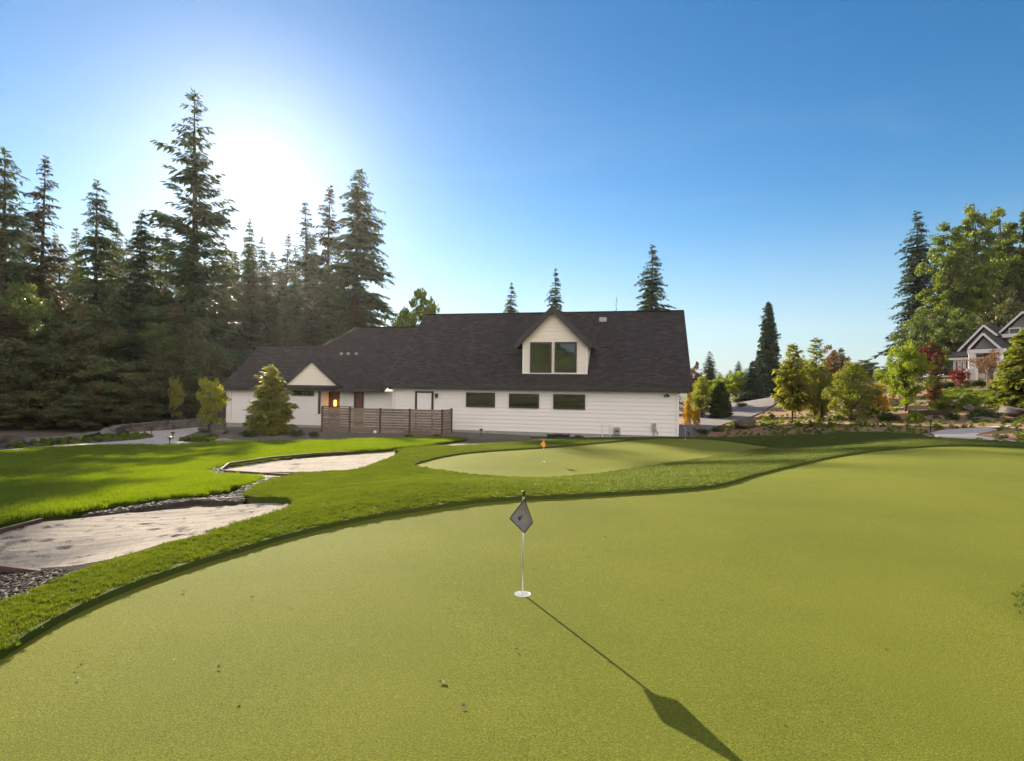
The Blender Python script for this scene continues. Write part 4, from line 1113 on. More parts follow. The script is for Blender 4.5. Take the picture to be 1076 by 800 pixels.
# ------------------------------------------------------------------ low stone wall and boulders on the left
w = thing('stone_wall', 'low curved grey stone garden wall beside the concrete path', 'stone wall', tuple(at_y(150, 452, 38)))
base = Vector(w.location)
pts = [(114, 452, 33.5), (118, 449.5, 34.5), (124, 447, 35.5), (140, 445.5, 36.5), (160, 443.9, 37.5), (173.5, 442.8, 38.2)]
pts2 = [(175, 442.6, 38.4), (195, 441, 40), (208, 440, 41), (222, 439, 42)]
for P in (pts, pts2):
    b = MB()
    tops = [at_y(*p) for p in P]
    for i in range(len(tops) - 1):
        A, B = tops[i], tops[i + 1]
        n = 3
        for k in range(n):
            a_ = A.lerp(B, k / n); b_ = A.lerp(B, (k + 1) / n)
            zg = min(h1(a_.x, a_.y), h1(b_.x, b_.y)) - .15
            cours = 4
            for c_ in range(cours):
                z0 = zg + (min(a_.z, b_.z) - .08 - zg) * c_ / cours; z1 = zg + (min(a_.z, b_.z) - .08 - zg) * (c_ + 1) / cours
                sh = (c_ % 2) * .5 / n
                p0 = a_.lerp(b_, .02); p1 = a_.lerp(b_, .98)
                off = rf.uniform(-.02, .02)
                b.beam((p0.x - base.x, p0.y - base.y + off, (z0 + z1) / 2 - base.z), (p1.x - base.x, p1.y - base.y + off, (z0 + z1) / 2 - base.z), .35, (z1 - z0) * .94)
        b.beam(A - base + Vector((0, 0, -.035)), B - base + Vector((0, 0, -.035)), .46, .075)
    b.build('wall_run', M['rock'], w, bevel=.012)

def boulder(px, py, r, seed, label, Y=None, flat=.7, sc=(1, 1, 1), group=None):
    q = on_ground(px, py) if Y is None else at_y(px, py, Y)
    z = h1(q.x, q.y)
    o = put('boulder', rock_mesh('boulder', r, seed, M['rockdark'] if 'dark' in label else M['rock'], flat, .5, 3))
    o.location = (q.x, q.y, z + r * flat * .35 * sc[2]); o.scale = sc; o.rotation_euler = (0, 0, seed * 1.3)
    return tag(o, label, 'boulder', group)
boulder(4, 469.5, .62, 1, 'large dark boulder at the lawn\'s far left corner', 25, .7, (1.2, 1, .9))
boulder(22, 467, .4, 2, 'flat grey boulder next to the large dark boulder', 26, .5, (1.5, 1, .7), )
boulder(40, 463.5, .5, 3, 'low flat boulder at the edge of the planted strip left of the path', 28, .4, (1.6, 1, .8))
boulder(62, 461, .5, 4, 'low pale boulder in the planted strip, below the rusty undergrowth', 29.5, .45, (1.5, 1, .8))
boulder(82, 458.5, .6, 5, 'pinkish flat boulder at the forest edge', 31, .45, (1.4, 1, .8))
boulder(96, 457, .6, 6, 'larger pinkish flat boulder just left of the stone wall', 32, .45, (1.5, 1, .9))
boulder(112, 453.5, .55, 7, 'rounded boulder touching the end of the stone wall', 33.3, .6)
boulder(223, 452, .75, 8, 'grey boulder at the foot of the loose shrub by the house', 36.5, .7, (1.2, 1, .9))
boulder(232, 456, .4, 9, 'small grey boulder in the bed before the house wing', 35, .6)
boulder(783, 444.5, .8, 10, 'dark brown boulder at the driveway bend', 37, .62, (1.25, 1, .95))
boulder(1019, 434, .36, 11, 'pale boulder on the planted terrace above the concrete path', 31, .9)
boulder(1008, 433, .5, 12, 'dark stump-like boulder between two bright green shrubs', 33, 1.0)
boulder(1062, 441, .6, 13, 'bluish dark boulder near the dark conifer', 28, .7, (1.6, 1, .8))
boulder(1036, 444, .4, 14, 'low dark boulder behind the concrete path curve', 27, .5, (1.6, 1, .8))
boulder(750, 452.5, .3, 15, 'small pale boulder at the driveway\'s near corner', 34, .6)
boulder(757, 451, .26, 16, 'smaller pale boulder beside the driveway corner', 34.5, .6)
boulder(1028, 441.5, .28, 17, 'small pale stone in front of the green groundcover mound', 28.5, .7, (2, 1, .8))

# ------------------------------------------------------------------ trees
def quads_to_mesh(name, Q, mat):
    """Q: (n,4,3) diamonds"""
    Q = np.asarray(Q, dtype=np.float32)
    n = len(Q)
    return mesh_np(name, Q.reshape(-1, 3), np.arange(4 * n).reshape(n, 4), mat)

def conifer(name, H, R, seed, mat, start=.1, whorls=46, per=6, up=.25, droop=.45, ragged=.3, taper=.9, twig=.38, fill=2, wdt=.2, spread=1.0, bark=None, lopside=0.0, gaps=(), trunk_r=.016, topn=1.0):
    r = random.Random(seed); Q = []
    tb = MB()
    bend = [r.uniform(-.01, .01) * H, r.uniform(-.01, .01) * H]
    def axis_at(t): return Vector((bend[0] * math.sin(t * 2.6), bend[1] * math.sin(t * 2.1 + .4) - bend[1] * math.sin(.4), H * t))
    tb.tube([axis_at(k / 9) - Vector((0, 0, .3 if k == 0 else 0)) for k in range(10)], [max(.012, trunk_r * H * (1 - k / 9.2) ** .9) for k in range(10)], 9)
    for i in range(whorls):
        t = start + (1 - start) * (i + r.random() * .7) / whorls
        t = min(t, .992)
        lf = ((1 - t) / (1 - start)) ** taper
        skip = any(a < t < b for a, b in gaps)
        for b in range(per):
            if r.random() < ragged * .45 or (skip and r.random() < .6): continue
            az = r.uniform(0, 2 * PI)
            L = R * (lf * (1 - ragged * r.random() ** 1.6) * 1.06 + .05)
            if lopside: L *= 1 + lopside * math.cos(az - 2.9)
            if r.random() < .05 * (1 + 3 * ragged): L *= 1.35
            d = Vector((math.cos(az), math.sin(az), 0)); pr = Vector((-d.y, d.x, 0))
            o = axis_at(t)
            u_ = up * r.uniform(.6, 1.3); dr = droop * r.uniform(.6, 1.3)
            if L > 1.3 and r.random() < .6:
                tb.tube([o, o + d * L * .45 + Vector((0, 0, L * (u_ * .45 - dr * .2))), o + d * L * .92 + Vector((0, 0, L * (u_ * .92 - dr * .84)))], [.012 * L + .012, .008 * L + .008, .006], 3, False)
            m = max(3, int(L / twig * 1.6))
            for k in range(m):
                s = (k + r.random()) / m
                p = o + d * L * s + Vector((0, 0, L * (u_ * s - dr * s * s)))
                w = (.42 * L * (1 - s * .7) + twig * .75) * spread
                for sg in (-1, 1):
                    for _ in range(fill):
                        td = (d * r.uniform(.3, 1.0) + pr * sg * r.uniform(.2, 1.0) + Vector((0, 0, r.uniform(-.55, .12)))).normalized()
                        ln = min(w * r.uniform(.35, 1.0), twig * 2.1)
                        p0 = p + td * r.uniform(0, .25) * w
                        sd = td.cross(Vector((r.uniform(-.6, .6), r.uniform(-.6, .6), 1))).normalized() * ln * wdt * r.uniform(.7, 1.3)
                        mid = p0 + td * ln * .45 + Vector((0, 0, -ln * .04)); tip = p0 + td * ln + Vector((0, 0, -ln * .18))
                        Q.append((p0, mid + sd, tip, mid - sd))
    # leader tuft
    for k in range(int(26 * topn)):
        t = 1 - .05 * r.random() ** 1.2
        a = r.uniform(0, 2 * PI); td = Vector((math.cos(a), math.sin(a), r.uniform(.1, 1.2))).normalized(); ln = R * .10 * r.uniform(.5, 1.1) + .1
        p0 = axis_at(t); sd = td.orthogonal().normalized() * ln * .16
        Q.append((p0, p0 + td * ln * .45 + sd, p0 + td * ln, p0 + td * ln * .45 - sd))
    return (quads_to_mesh(name + '_crown', [[tuple(v) for v in q] for q in Q], mat), tb.mesh(name + '_trunk', bark or M['bark'], True), H, R)

def broadleaf(name, H, R, seed, mat, tf=.25, clusters=60, leaves=130, ls=.2, bark=None, shape=1.0, shell=.45, crad=.24, stems=1, trunk_r=.02, lowfull=True):
    r = random.Random(seed); rn = np.random.RandomState(seed)
    zc = H * (tf + 1) / 2; hz = H * (1 - tf) / 2
    tb = MB(); C = []
    tries = 0
    while len(C) < clusters and tries < clusters * 40:
        tries += 1
        v = Vector((r.gauss(0, 1), r.gauss(0, 1), r.gauss(0, 1))).normalized()
        rr = r.random() ** shell
        x, y, z = v.x * rr, v.y * rr, v.z * rr
        # crown profile: narrower at the top
        k = 1 - max(0, z) * (1 - 1 / (1 + shape)) - max(0, -z) * .15
        C.append(Vector((x * R * k * r.uniform(.85, 1.12), y * R * k * r.uniform(.85, 1.12), zc + z * hz * r.uniform(.92, 1.0))))
    for s_ in range(stems):
        ox = Vector((r.uniform(-.2, .2), r.uniform(-.2, .2), 0)) * (0 if stems == 1 else R * .4)
        top = Vector((r.uniform(-.1, .1) * R, r.uniform(-.1, .1) * R, H * .86)) + ox * 2
        n = 8; tp = [ox * (.2 + .8 * k / (n - 1)) + (top - ox) * (k / (n - 1)) + Vector((math.sin(k * 1.3 + seed), math.cos(k * 1.1 + seed), 0)) * .025 * R * (k > 0) - Vector((0, 0, .25 if k == 0 else 0)) for k in range(n)]
        tb.tube(tp, [max(.008, trunk_r * H * (1 - k / n) ** 1.0) for k in range(n)], 8)
        for c in C[s_::stems]:
            if r.random() < .75:
                f = max(.06, min(.9, (c.z / H) - r.uniform(.12, .3)))
                i0 = f * (n - 1) / .86 if f < .84 else n - 1.01
                a = tp[min(n - 1, int(i0))].lerp(tp[min(n - 1, int(i0) + 1)], i0 - int(i0))
                md = a.lerp(c, .5) + Vector((0, 0, (c - a).length * .08))
                rr = trunk_r * H * .30 * (1 - f) + .006
                tb.tube([a, md, c], [rr, rr * .6, rr * .22], 5, False)
    P = []
    for c in C:
        cr = crad * R * r.uniform(.7, 1.3)
        g = rn.normal(size=(leaves, 3)); g /= np.linalg.norm(g, axis=1)[:, None]
        g *= (rn.rand(leaves, 1) ** .5) * cr; g[:, 2] *= .75
        P.append(g + np.array(c))
    P = np.concatenate(P); n = len(P)
    d = rn.normal(size=(n, 3)); d[:, 2] -= .35; d /= np.linalg.norm(d, axis=1)[:, None]
    e = np.cross(d, rn.normal(size=(n, 3))); e /= np.linalg.norm(e, axis=1)[:, None]
    l = ls * (.6 + .7 * rn.rand(n, 1)); w = l * .33
    Q = np.stack([P - d * l * .5, P + e * w, P + d * l * .5, P - e * w], 1)
    return (quads_to_mesh(name + '_crown', Q, mat), tb.mesh(name + '_trunk', bark or M['bark'], True), H, R)

FG = 'tall conifers of the forest behind the house'
def plant(kind, name, label, cat, px, ptop, Y, wpx=None, group=None, rot=None, pbase=None, mat=None):
    """stands a tree at depth Y so that its tip is at the photo's (px, ptop)"""
    crown, trunk, H, R = kind
    q = at_y(px, ptop, Y)
    zb_ = h1(min(max(q.x, -300), 300), min(q.y, 300)) - .12
    hh = q.z - zb_
    sz = hh / H
    sx = sz if wpx is None else (wpx * .5 * Y / F) / R
    if group == FG and px < 225: sx *= 1.15
    t = thing(name, label, cat, (q.x, q.y, zb_), random.Random(px * 7.3 + Y).uniform(0, 6.28) if rot is None else rot, group, (sx, sx, sz))
    if 'conifer' in name and Y > 50:
        rq = random.Random(px * 3.1 + Y); t.rotation_euler[0] = rq.uniform(-.02, .02); t.rotation_euler[1] = rq.uniform(-.02, .02)
    tr = put('trunk', trunk, t); cr = put('crown', crown, t)
    if mat is not None:
        cr.data = crown.copy(); cr.data.materials[0] = mat
    return t

K = {}
K['giant'] = conifer('tall_fir', 28, 5.0, 11, M['fir'], .10, 62, 6, .65, .42, .68, .82, .34, 3, .16, gaps=((.80, .84), (.66, .70), (.9, .94)), lopside=.15)
K['doug'] = conifer('douglas_fir', 32, 5.6, 12, M['fir'], .08, 56, 8, .22, .46, .5, .7, .36, 3, .16)
K['firA'] = conifer('fir', 24, 3.9, 13, M['fir'], .06, 54, 9, .2, .5, .45, .68, .34, 3, .16)
K['firB'] = conifer('fir', 24, 3.4, 14, M['firwarm'], .06, 52, 8, .12, .62, .52, .62, .34, 3, .16, gaps=((.7, .73),))
K['firC'] = conifer('fir', 24, 3.2, 15, M['fir'], .05, 54, 8, .3, .4, .52, .72, .34, 3, .16, gaps=((.84, .88), (.55, .6)))
K['firD'] = conifer('fir', 26, 4.4, 61, M['fir'], .06, 46, 8, .05, .55, .62, .6, .36, 3, .16, gaps=((.6, .64), (.78, .81)), lopside=.22)
K['firE'] = conifer('fir', 26, 4.0, 62, M['firwarm'], .05, 50, 8, .4, .5, .6, .8, .36, 3, .16, gaps=((.45, .5), (.7, .72)), lopside=-.25)
K['spruce'] = conifer('spruce', 26, 3.9, 16, M['firblue'], .04, 54, 8, .15, .42, .5, .66, .36, 3, .16)
K['sequoia'] = conifer('sequoia', 15, 2.6, 17, M['firblue'], .03, 60, 10, .35, .25, .16, .62, .34, 3, .26, spread=1.1)
M['goldgreen'] = mat_leaf('gold_green_needles', (.26, .27, .06), (.18, .215, .05), .54, (1, 1, .4), 1.6, .5, .15, c3=(.42, .35, .09))
K['young'] = conifer('young_conifer', 4.6, 1.45, 18, M['goldgreen'], .05, 30, 9, .42, .18, .25, .62, .20, 3, .24, spread=1.2, trunk_r=.014)
K['pine'] = conifer('young_pine', 4.2, 1.1, 19, M['golden'], .2, 26, 7, .5, .1, .35, .55, .20, 3, .2, spread=1.1, trunk_r=.014)
K['thin'] = conifer('slender_conifer', 5, .75, 20, M['gardengreen'], .12, 30, 7, .5, .1, .5, .5, .2, 2, .2, trunk_r=.012)
K['garden_spruce'] = conifer('garden_spruce', 5.5, 1.8, 21, M['firblue'], .04, 30, 8, .15, .25, .3, .85, .26, 3, .22)
K['round_conifer'] = conifer('round_conifer', 3.2, 1.0, 22, M['darkshrub'], .02, 30, 10, .5, .1, .15, .5, .17, 3, .28, spread=1.2)
K['bigyew'] = conifer('dark_conifer', 7, 3.0, 23, M['gardengreen'], .02, 36, 10, .3, .35, .3, .6, .26, 3, .24, spread=1.2)
K['spire'] = conifer('spire', 20, 2.2, 24, M['fir'], .3, 26, 3, .2, .3, .8, .9, .4, 1, .14)
K['column'] = conifer('columnar_tree', 3.6, .5, 25, M['pinkleaf'], .08, 30, 7, .6, .1, .4, .4, .15, 3, .26, trunk_r=.012)
K['mapleA'] = broadleaf('maple', 11, 4.2, 31, M['maple'], .04, 150, 110, .24, crad=.17, shape=.9, shell=.6)
K['mapleB'] = broadleaf('maple', 10, 4.0, 32, M['mapledark'], .03, 150, 110, .26, crad=.17, shape=1.2, shell=.6)
K['mapleC'] = broadleaf('maple', 8, 3.4, 33, M['mapledark'], .0, 120, 110, .24, crad=.18, shape=.8, shell=.6)
K['cotA'] = broadleaf('cottonwood', 25, 5.0, 34, M['cotton'], .06, 220, 190, .32, shape=1.0, crad=.18, shell=.6, bark=M['bark'])
K['cotB'] = broadleaf('cottonwood', 25, 4.2, 35, M['cotton'], .08, 180, 180, .32, shape=1.0, crad=.18, shell=.6)
K['roundtree'] = broadleaf('garden_tree', 4.4, 1.9, 36, M['lime'], .10, 130, 150, .10, shape=1.0, crad=.19, shell=.6)
K['birch'] = broadleaf('light_tree', 7, 2.2, 37, M['lime'], .15, 70, 110, .26, shape=.6)
K['gardenA'] = broadleaf('garden_tree', 4, 1.8, 38, M['gardengreen'], .04, 150, 150, .095, shape=1.1, crad=.18, shell=.6, stems=2)
K['looseshrub'] = broadleaf('loose_shrub', 3.6, 1.7, 39, M['goldgreen'], .06, 70, 80, .15, shape=.3, crad=.2, stems=3, trunk_r=.012)
K['redmaple'] = broadleaf('red_maple', 3.6, 1.8, 40, M['redleaf'], .1, 90, 130, .10, shape=.3, crad=.2)
K['copper'] = broadleaf('copper_tree', 4, 1.8, 41, M['pinkleaf'], .15, 90, 120, .11, shape=.7, crad=.19, shell=.6, bark=M['barkpale'])
K['shrub'] = broadleaf('shrub', 1.0, .8, 42, M['brightshrub'], -.2, 45, 90, .085, shape=.1, crad=.28, stems=3, trunk_r=.02)
K['shrubd'] = broadleaf('shrub', 1.0, .9, 43, M['darkshrub'], -.2, 45, 90, .085, shape=.1, crad=.28, stems=3, trunk_r=.02)
K['tuft'] = broadleaf('small_shrub', .5, .45, 44, M['brightshrub'], -.3, 26, 60, .07, shape=.0, crad=.3, stems=2, trunk_r=.02)
K['orange'] = broadleaf('orange_shrub', 1.4, 1.0, 45, M['orangeflower'], -.1, 40, 80, .11, shape=.1, crad=.28, stems=2)
K['openlimb'] = broadleaf('small_open_tree', 2.9, 1.7, 46, M['pinkleaf'], .4, 34, 45, .12, shape=.1, crad=.2, bark=M['barkpale'], trunk_r=.03)

FG = 'tall conifers of the forest behind the house'
# tall conifers along the skyline, from the left edge of the photo to the house ridge
for (k, px, pt, Y, w, lab) in [
    ('firD', 8, 158, 52, 98, 'dense tall conifer at the photo\'s left edge, its tip the higher of the edge pair'),
    ('firE', 47, 166, 55, 66, 'second tall conifer from the left edge, with a slim pointed tip'),
    ('firD', 104, 191, 56, 70, 'tall conifer with flat bushy crown between slimmer conifers, third tip from the left edge'),
    ('firA', 147, 221, 58, 56, 'shorter bushy conifer just left of the tallest ragged conifer'),
    ('giant', 213, 101, 62, 112, 'tallest conifer, ragged with long upswept branches beside the sun'),
    ('firB', 236, 250, 104, 46, 'thin conifer directly under the sun, right of the tallest conifer'),
    ('firA', 259, 230, 112, 40, 'slim conifer whose tip stands just below the sun'),
    ('firD', 279, 250, 110, 40, 'narrow conifer, second tip to the right of the sun'),
    ('firE', 301, 247, 108, 44, 'narrow conifer in the dip between the sun and the three big firs'),
    ('firC', 322, 213, 120, 58, 'conifer at the near side of the three big firs, the lowest of the three tips'),
    ('firE', 346, 196, 122, 74, 'middle one of the three big firs right of the sun'),
    ('doug', 375, 178, 118, 106, 'broad fir with sweeping branches, tallest of the three right of the sun'),
    ('firB', 246, 272, 90, 50, 'dark conifer filling in below the sun, in front of slimmer ones'),
    ('firA', 310, 292, 96, 70, 'dark conifer in front of the dip between sun and big firs'),
    ('firC', 280, 285, 92, 56, 'dark conifer above the house wing\'s roof'),
    ('firA', 345, 280, 100, 66, 'dark conifer in front of the middle big fir'),
    ('firB', 196, 290, 76, 50, 'dark conifer in front of the tallest conifer\'s trunk, by the wing roof'),
    ('firC', 262, 310, 84, 60, 'short dark conifer low behind the left end of the wing roof'),
    ('firA', 328, 318, 90, 60, 'short dark conifer low behind the porch gable'),
    ('firA', 300, 322, 86, 56, 'short dark conifer low behind the middle of the wing roof'),
    ('firB', 372, 312, 98, 56, 'short dark conifer low behind the hip of the roof'),
    ('firC', 18, 262, 80, 60, 'conifer low behind the edge pair of tall conifers'),
    ('firD', 66, 258, 84, 58, 'conifer filling the gap right of the slim pointed conifer'),
    ('firB', 86, 276, 78, 56, 'conifer low in front of the flat-topped conifer\'s left side'),
    ('firE', 124, 262, 86, 56, 'conifer filling the gap right of the flat-topped conifer'),
    ('firC', 166, 268, 82, 54, 'conifer low between the bushy conifer and the tallest ragged one'),
    ('firA', 30, 296, 70, 60, 'low dark conifer above the leafy trees at the left edge'),
    ('firB', 106, 300, 66, 58, 'low reddish-brown conifer above the middle of the leafy forest edge'),
    ('firC', 146, 302, 68, 56, 'low dark conifer left of the tallest conifer\'s trunk'),
    ('firA', 230, 306, 80, 54, 'low conifer just left of the wing roof\'s upper corner'),
    ('firB', 184, 318, 52, 60, 'low brownish conifer among the leafy trees above the stone wall'),
    ('firC', 60, 330, 45, 70, 'dark conifer growing out of the leafy thicket above the planted strip'),
    ('firA', 140, 346, 45, 66, 'dark green conifer growing out of the thicket behind the stone wall'),
    ('firB', 10, 318, 44, 80, 'brownish conifer low at the left edge above the large boulder'),
    ('firD', 236, 276, 100, 60, 'broad dark conifer low under the sun, behind the wing roof'),
    ('firE', 270, 272, 102, 56, 'broad conifer low behind the narrow tips right of the sun'),
    ('firA', 296, 280, 104, 58, 'broad conifer filling the dip between sun and big firs'),
    ('firD', 332, 268, 108, 60, 'broad conifer low in front of the three big firs'),
    ('firC', 200, 262, 86, 54, 'conifer behind the lower branches of the tallest ragged one'),
    ('firC', 245, 330, 70, 44, 'small dark conifer peeping over the wing roof\'s left end'),
    ('firB', -30, 190, 55, 80, 'conifer cut by the photo\'s left edge'),
]:
    plant(K[k], 'conifer', lab, 'conifer', px, pt, Y, w, FG)
FB = 'far conifers filling the gaps of the forest'
for i, (px, pt) in enumerate([(2, 240), (24, 236), (58, 246), (82, 240), (118, 236), (134, 252), (160, 244), (178, 240), (196, 262), (226, 262), (248, 266), (268, 262), (288, 266), (312, 262), (330, 250), (356, 262)]):
    plant(K[('firA', 'firD', 'firE', 'firC')[i % 4]], 'conifer', 'far conifer showing only between and behind the front rows of tall conifers', 'conifer', px, pt, 128 + (i * 7) % 23, 46 + (i * 5) % 14, FB)
UG = 'leafy understory trees at the forest edge'
for (k, px, pt, Y, w, lab) in [
    ('mapleA', 22, 284, 47, 100, 'green leafy tree below the conifers at the photo\'s left edge'),
    ('mapleB', 100, 318, 46, 96, 'brownish green leafy tree in the middle of the forest edge'),
    ('mapleA', 168, 330, 50, 92, 'dark leafy tree below the tallest conifer, above the stone wall'),
    ('mapleB', 206, 338, 49, 84, 'leafy tree just left of the house wing roof'),
    ('mapleC', 8, 352, 41, 130, 'low dark leafy thicket tree at the left edge above the boulders'),
    ('mapleC', 62, 366, 40, 120, 'low dark leafy thicket tree above the planted strip'),
    ('mapleC', 112, 372, 41, 110, 'low leafy thicket tree right behind the start of the stone wall'),
    ('mapleC', 160, 374, 44, 100, 'low leafy thicket tree behind the middle of the stone wall'),
    ('mapleB', 200, 384, 46, 80, 'low leafy thicket tree behind the far end of the stone wall'),
    ('mapleB', -45, 300, 46, 120, 'leafy tree cut by the photo\'s left edge'),
    ('mapleC', 34, 408, 37, 100, 'low dark bush directly behind the flat boulders'),
    ('mapleC', 88, 412, 37.5, 84, 'low dark bush behind the pinkish boulders'),
    ('mapleC', 140, 416, 41, 76, 'low bush leaning over the stone wall'),
    ('mapleC', -25, 400, 36, 120, 'low dark bush at the left edge behind the large boulder'),
]:
    plant(K[k], 'forest_tree', lab, 'tree', px, pt, Y, w, UG)
plant(K['birch'], 'light_green_tree', 'pale green leafy tree between the big fir and the house ridge', 'tree', 447, 299, 78, 50, None)
plant(K['birch'], 'light_green_tree', 'pale green leafy crown peeping over the low roof under the broad fir', 'tree', 424, 318, 80, 34, None)
BG = 'conifer tips above the house ridge'
for (k, px, pt, Y, w, lab) in [
    ('spruce', 536, 297, 96, 36, 'airy conifer tip above the ridge, left of the dormer'),
    ('spruce', 583, 282, 92, 36, 'dark conifer tip directly above the dormer gable'),
    ('spire', 647, 313, 100, 14, 'thin bare spire above the ridge between two conifer tips'),
    ('spruce', 685, 258, 90, 62, 'broad conifer above the ridge near the house\'s gable end'),
]:
    plant(K[k], 'conifer', lab, 'conifer', px, pt, Y, w, BG)

# planting round the house
plant(K['young'], 'young_conifer', 'golden tipped young conifer in front of the white house wing', 'conifer', 285, 384.5, 34.3, 45, rot=1.0)
plant(K['looseshrub'], 'loose_shrub', 'loose airy shrub with yellowish leaves at the house wing\'s end', 'shrub', 221, 392, 36, 33)
plant(K['looseshrub'], 'loose_shrub', 'thin young shrub between the stone wall and the loose airy shrub', 'shrub', 184, 391, 43, 17)
# invented hill out of view, added so the window panes mirror dark green
_x = np.linspace(-110, 90, 161); _y = np.linspace(-95, -28, 60)
HX, HYY = np.meshgrid(_x, _y)
rs_ = np.random.RandomState(9)
HZ = 8.2 * np.exp(-((HYY + 62) / 20) ** 2) * (1 - .25 * np.sin(HX * .045 + 1))
for k in range(26):
    a = rs_.rand() * 2 * PI; w_ = rs_.uniform(.25, 1.3)
    HZ += .75 / w_ ** .6 * np.sin((HX * math.cos(a) + HYY * math.sin(a)) * w_ + rs_.rand() * 6) * np.exp(-((HYY + 62) / 24) ** 2)
HZ = HZ - 1.2
_id = np.arange(HX.size).reshape(HX.shape)
structure('hill', mesh_np('hill', np.column_stack([HX.ravel(), HYY.ravel(), HZ.ravel()]), np.stack([_id[:-1, :-1], _id[:-1, 1:], _id[1:, 1:], _id[1:, :-1]], -1).reshape(-1, 4), mat_simple('added_hill', (.05, .075, .025), (.10, .12, .035), .35, .9, .8, 1.2, c3=(.03, .045, .015), scale3=.5), True))
# along the driveway
for (k, nm, px, pt, Y, w, lab, cat) in [
    ('spruce', 'conifer', 746, 369, 115, 26, 'bluish conifer in the distance beyond the driveway, by the house corner', 'conifer'),
    ('copper', 'copper_tree', 731, 380, 62, 26, 'coppery leaved tree just beyond the house corner', 'tree'),
    ('gardenA', 'young_tree', 738, 396, 54, 30, 'light green young tree by the driveway, next to the house corner', 'tree'),
    ('round_conifer', 'round_conifer', 758, 402, 53, 20, 'compact egg-shaped dark green conifer beside the driveway', 'conifer'),
    ('garden_spruce', 'garden_spruce', 791, 380, 70, 34, 'broad dark spruce left of the driveway under the pointed tall conifer', 'conifer'),
    ('birch', 'light_green_tree', 774, 389, 84, 34, 'sunny light green tree behind the driveway', 'tree'),
    ('birch', 'light_green_tree', 757, 394, 92, 26, 'smaller light green tree in the distance left of the driveway', 'tree'),
    ('sequoia', 'tall_pointed_conifer', 808, 317, 96, 27, 'tall dense pointed conifer at the end of the driveway', 'conifer'),
    ('pine', 'young_pine', 833, 362, 38, 36, 'golden young pine on a bare stem in the mulch by the driveway bend', 'tree'),
    ('thin', 'slender_tree', 857, 356, 42, 34, 'slender tall young tree right of the golden pine', 'tree'),
    ('copper', 'copper_tree', 873, 362, 50, 40, 'pinkish copper leaved tree behind the slender tree', 'tree'),
    ('garden_spruce', 'garden_spruce', 884, 366, 54, 30, 'dark little spruce behind the copper leaved tree', 'conifer'),
    ('gardenA', 'garden_tree', 894, 381, 33, 56, 'bushy green garden tree branching to the ground in the mulch bed', 'tree'),
    ('gardenA', 'garden_tree', 864, 384, 37, 38, 'bushy garden tree between the golden pine and the bushy green tree', 'tree'),
    ('mapleA', 'tree', 842, 374, 60, 40, 'green tree behind the golden pine', 'tree'),
    ('mapleA', 'tree', 908, 376, 64, 40, 'rounded green tree on the skyline behind the bushy garden tree', 'tree'),
    ('spruce', 'conifer', 935, 384, 90, 20, 'small dark conifer on the skyline left of the lime tree', 'conifer'),
    ('roundtree', 'lime_tree', 952, 358, 34, 56, 'bright yellow-green round crowned tree on the terraced slope', 'tree'),
    ('redmaple', 'red_maple', 978, 359, 52, 25, 'dark red maple behind the lime tree, near the grey house', 'tree'),
    ('column', 'columnar_tree', 983, 372, 36, 15, 'narrow rusty columnar tree right of the lime tree', 'tree'),
    ('orange', 'golden_shrub', 923, 398, 38, 26, 'golden shrub left of the lime tree', 'shrub'),
    ('orange', 'golden_shrub', 723, 413, 46, 11, 'orange shrub glowing just beyond the house corner', 'shrub'),
    ('orange', 'golden_shrub', 731, 425, 45, 9, 'small orange shrub below the taller orange one by the house corner', 'shrub'),
    ('redmaple', 'red_shrub', 1009, 385, 44, 18, 'low bright red shrub in front of the grey house', 'shrub'),
    ('openlimb', 'small_open_tree', 1038, 368, 41, 44, 'small open tree with bare leaning trunk in front of the grey house', 'tree'),
    ('bigyew', 'dark_conifer', 1082, 342, 31, 62, 'large dark green conifer at the photo\'s right edge', 'conifer'),
]:
    plant(K[k], nm, lab, cat, px, pt, Y, w)
CG = 'tall trees behind the grey house'
for (k, nm, px, pt, Y, w, lab) in [
    ('spruce', 'conifer', 967, 222, 84, 62, 'dark spire conifer at the front of the tall group on the right'),
    ('cotA', 'cottonwood', 996, 232, 78, 62, 'cottonwood with sunny yellow-green leaves next to the dark spire conifer'),
    ('cotA', 'cottonwood', 1022, 212, 82, 60, 'tall cottonwood in the middle of the group behind the grey house'),
    ('cotB', 'cottonwood', 1050, 206, 84, 54, 'darker cottonwood with an open top above the grey house roof'),
    ('cotB', 'cottonwood', 1078, 206, 82, 56, 'cottonwood cut by the photo\'s right edge'),
    ('mapleA', 'tree', 968, 318, 70, 54, 'leafy tree under the dark spire conifer'),
    ('mapleA', 'tree', 1004, 318, 66, 62, 'leafy tree directly behind the grey house\'s left eave'),
    ('mapleB', 'tree', 1058, 300, 70, 66, 'dark leafy tree behind the grey house\'s upper roof'),
    ('spruce', 'conifer', 1040, 262, 92, 56, 'dark conifer hidden among the cottonwoods'),
]:
    plant(K[k], nm, lab, 'tree' if k != 'spruce' else 'conifer', px, pt, Y, w, CG)
# distant tree line at the end of the driveway: single small trees far away
DG = 'distant trees on the horizon'
rd = random.Random(21)
for i in range(34):
    px = 700 + i * 8.2 + rd.uniform(-3, 3)
    top = 398 - 14 * rd.random() - (8 if 760 < px < 800 else 0)
    plant(K[rd.choice(['firA', 'spruce', 'mapleA', 'firC'])], 'distant_tree', 'small distant tree on the horizon beyond the driveway and garden', 'tree', px, top, rd.uniform(190, 280), rd.uniform(14, 24), DG)

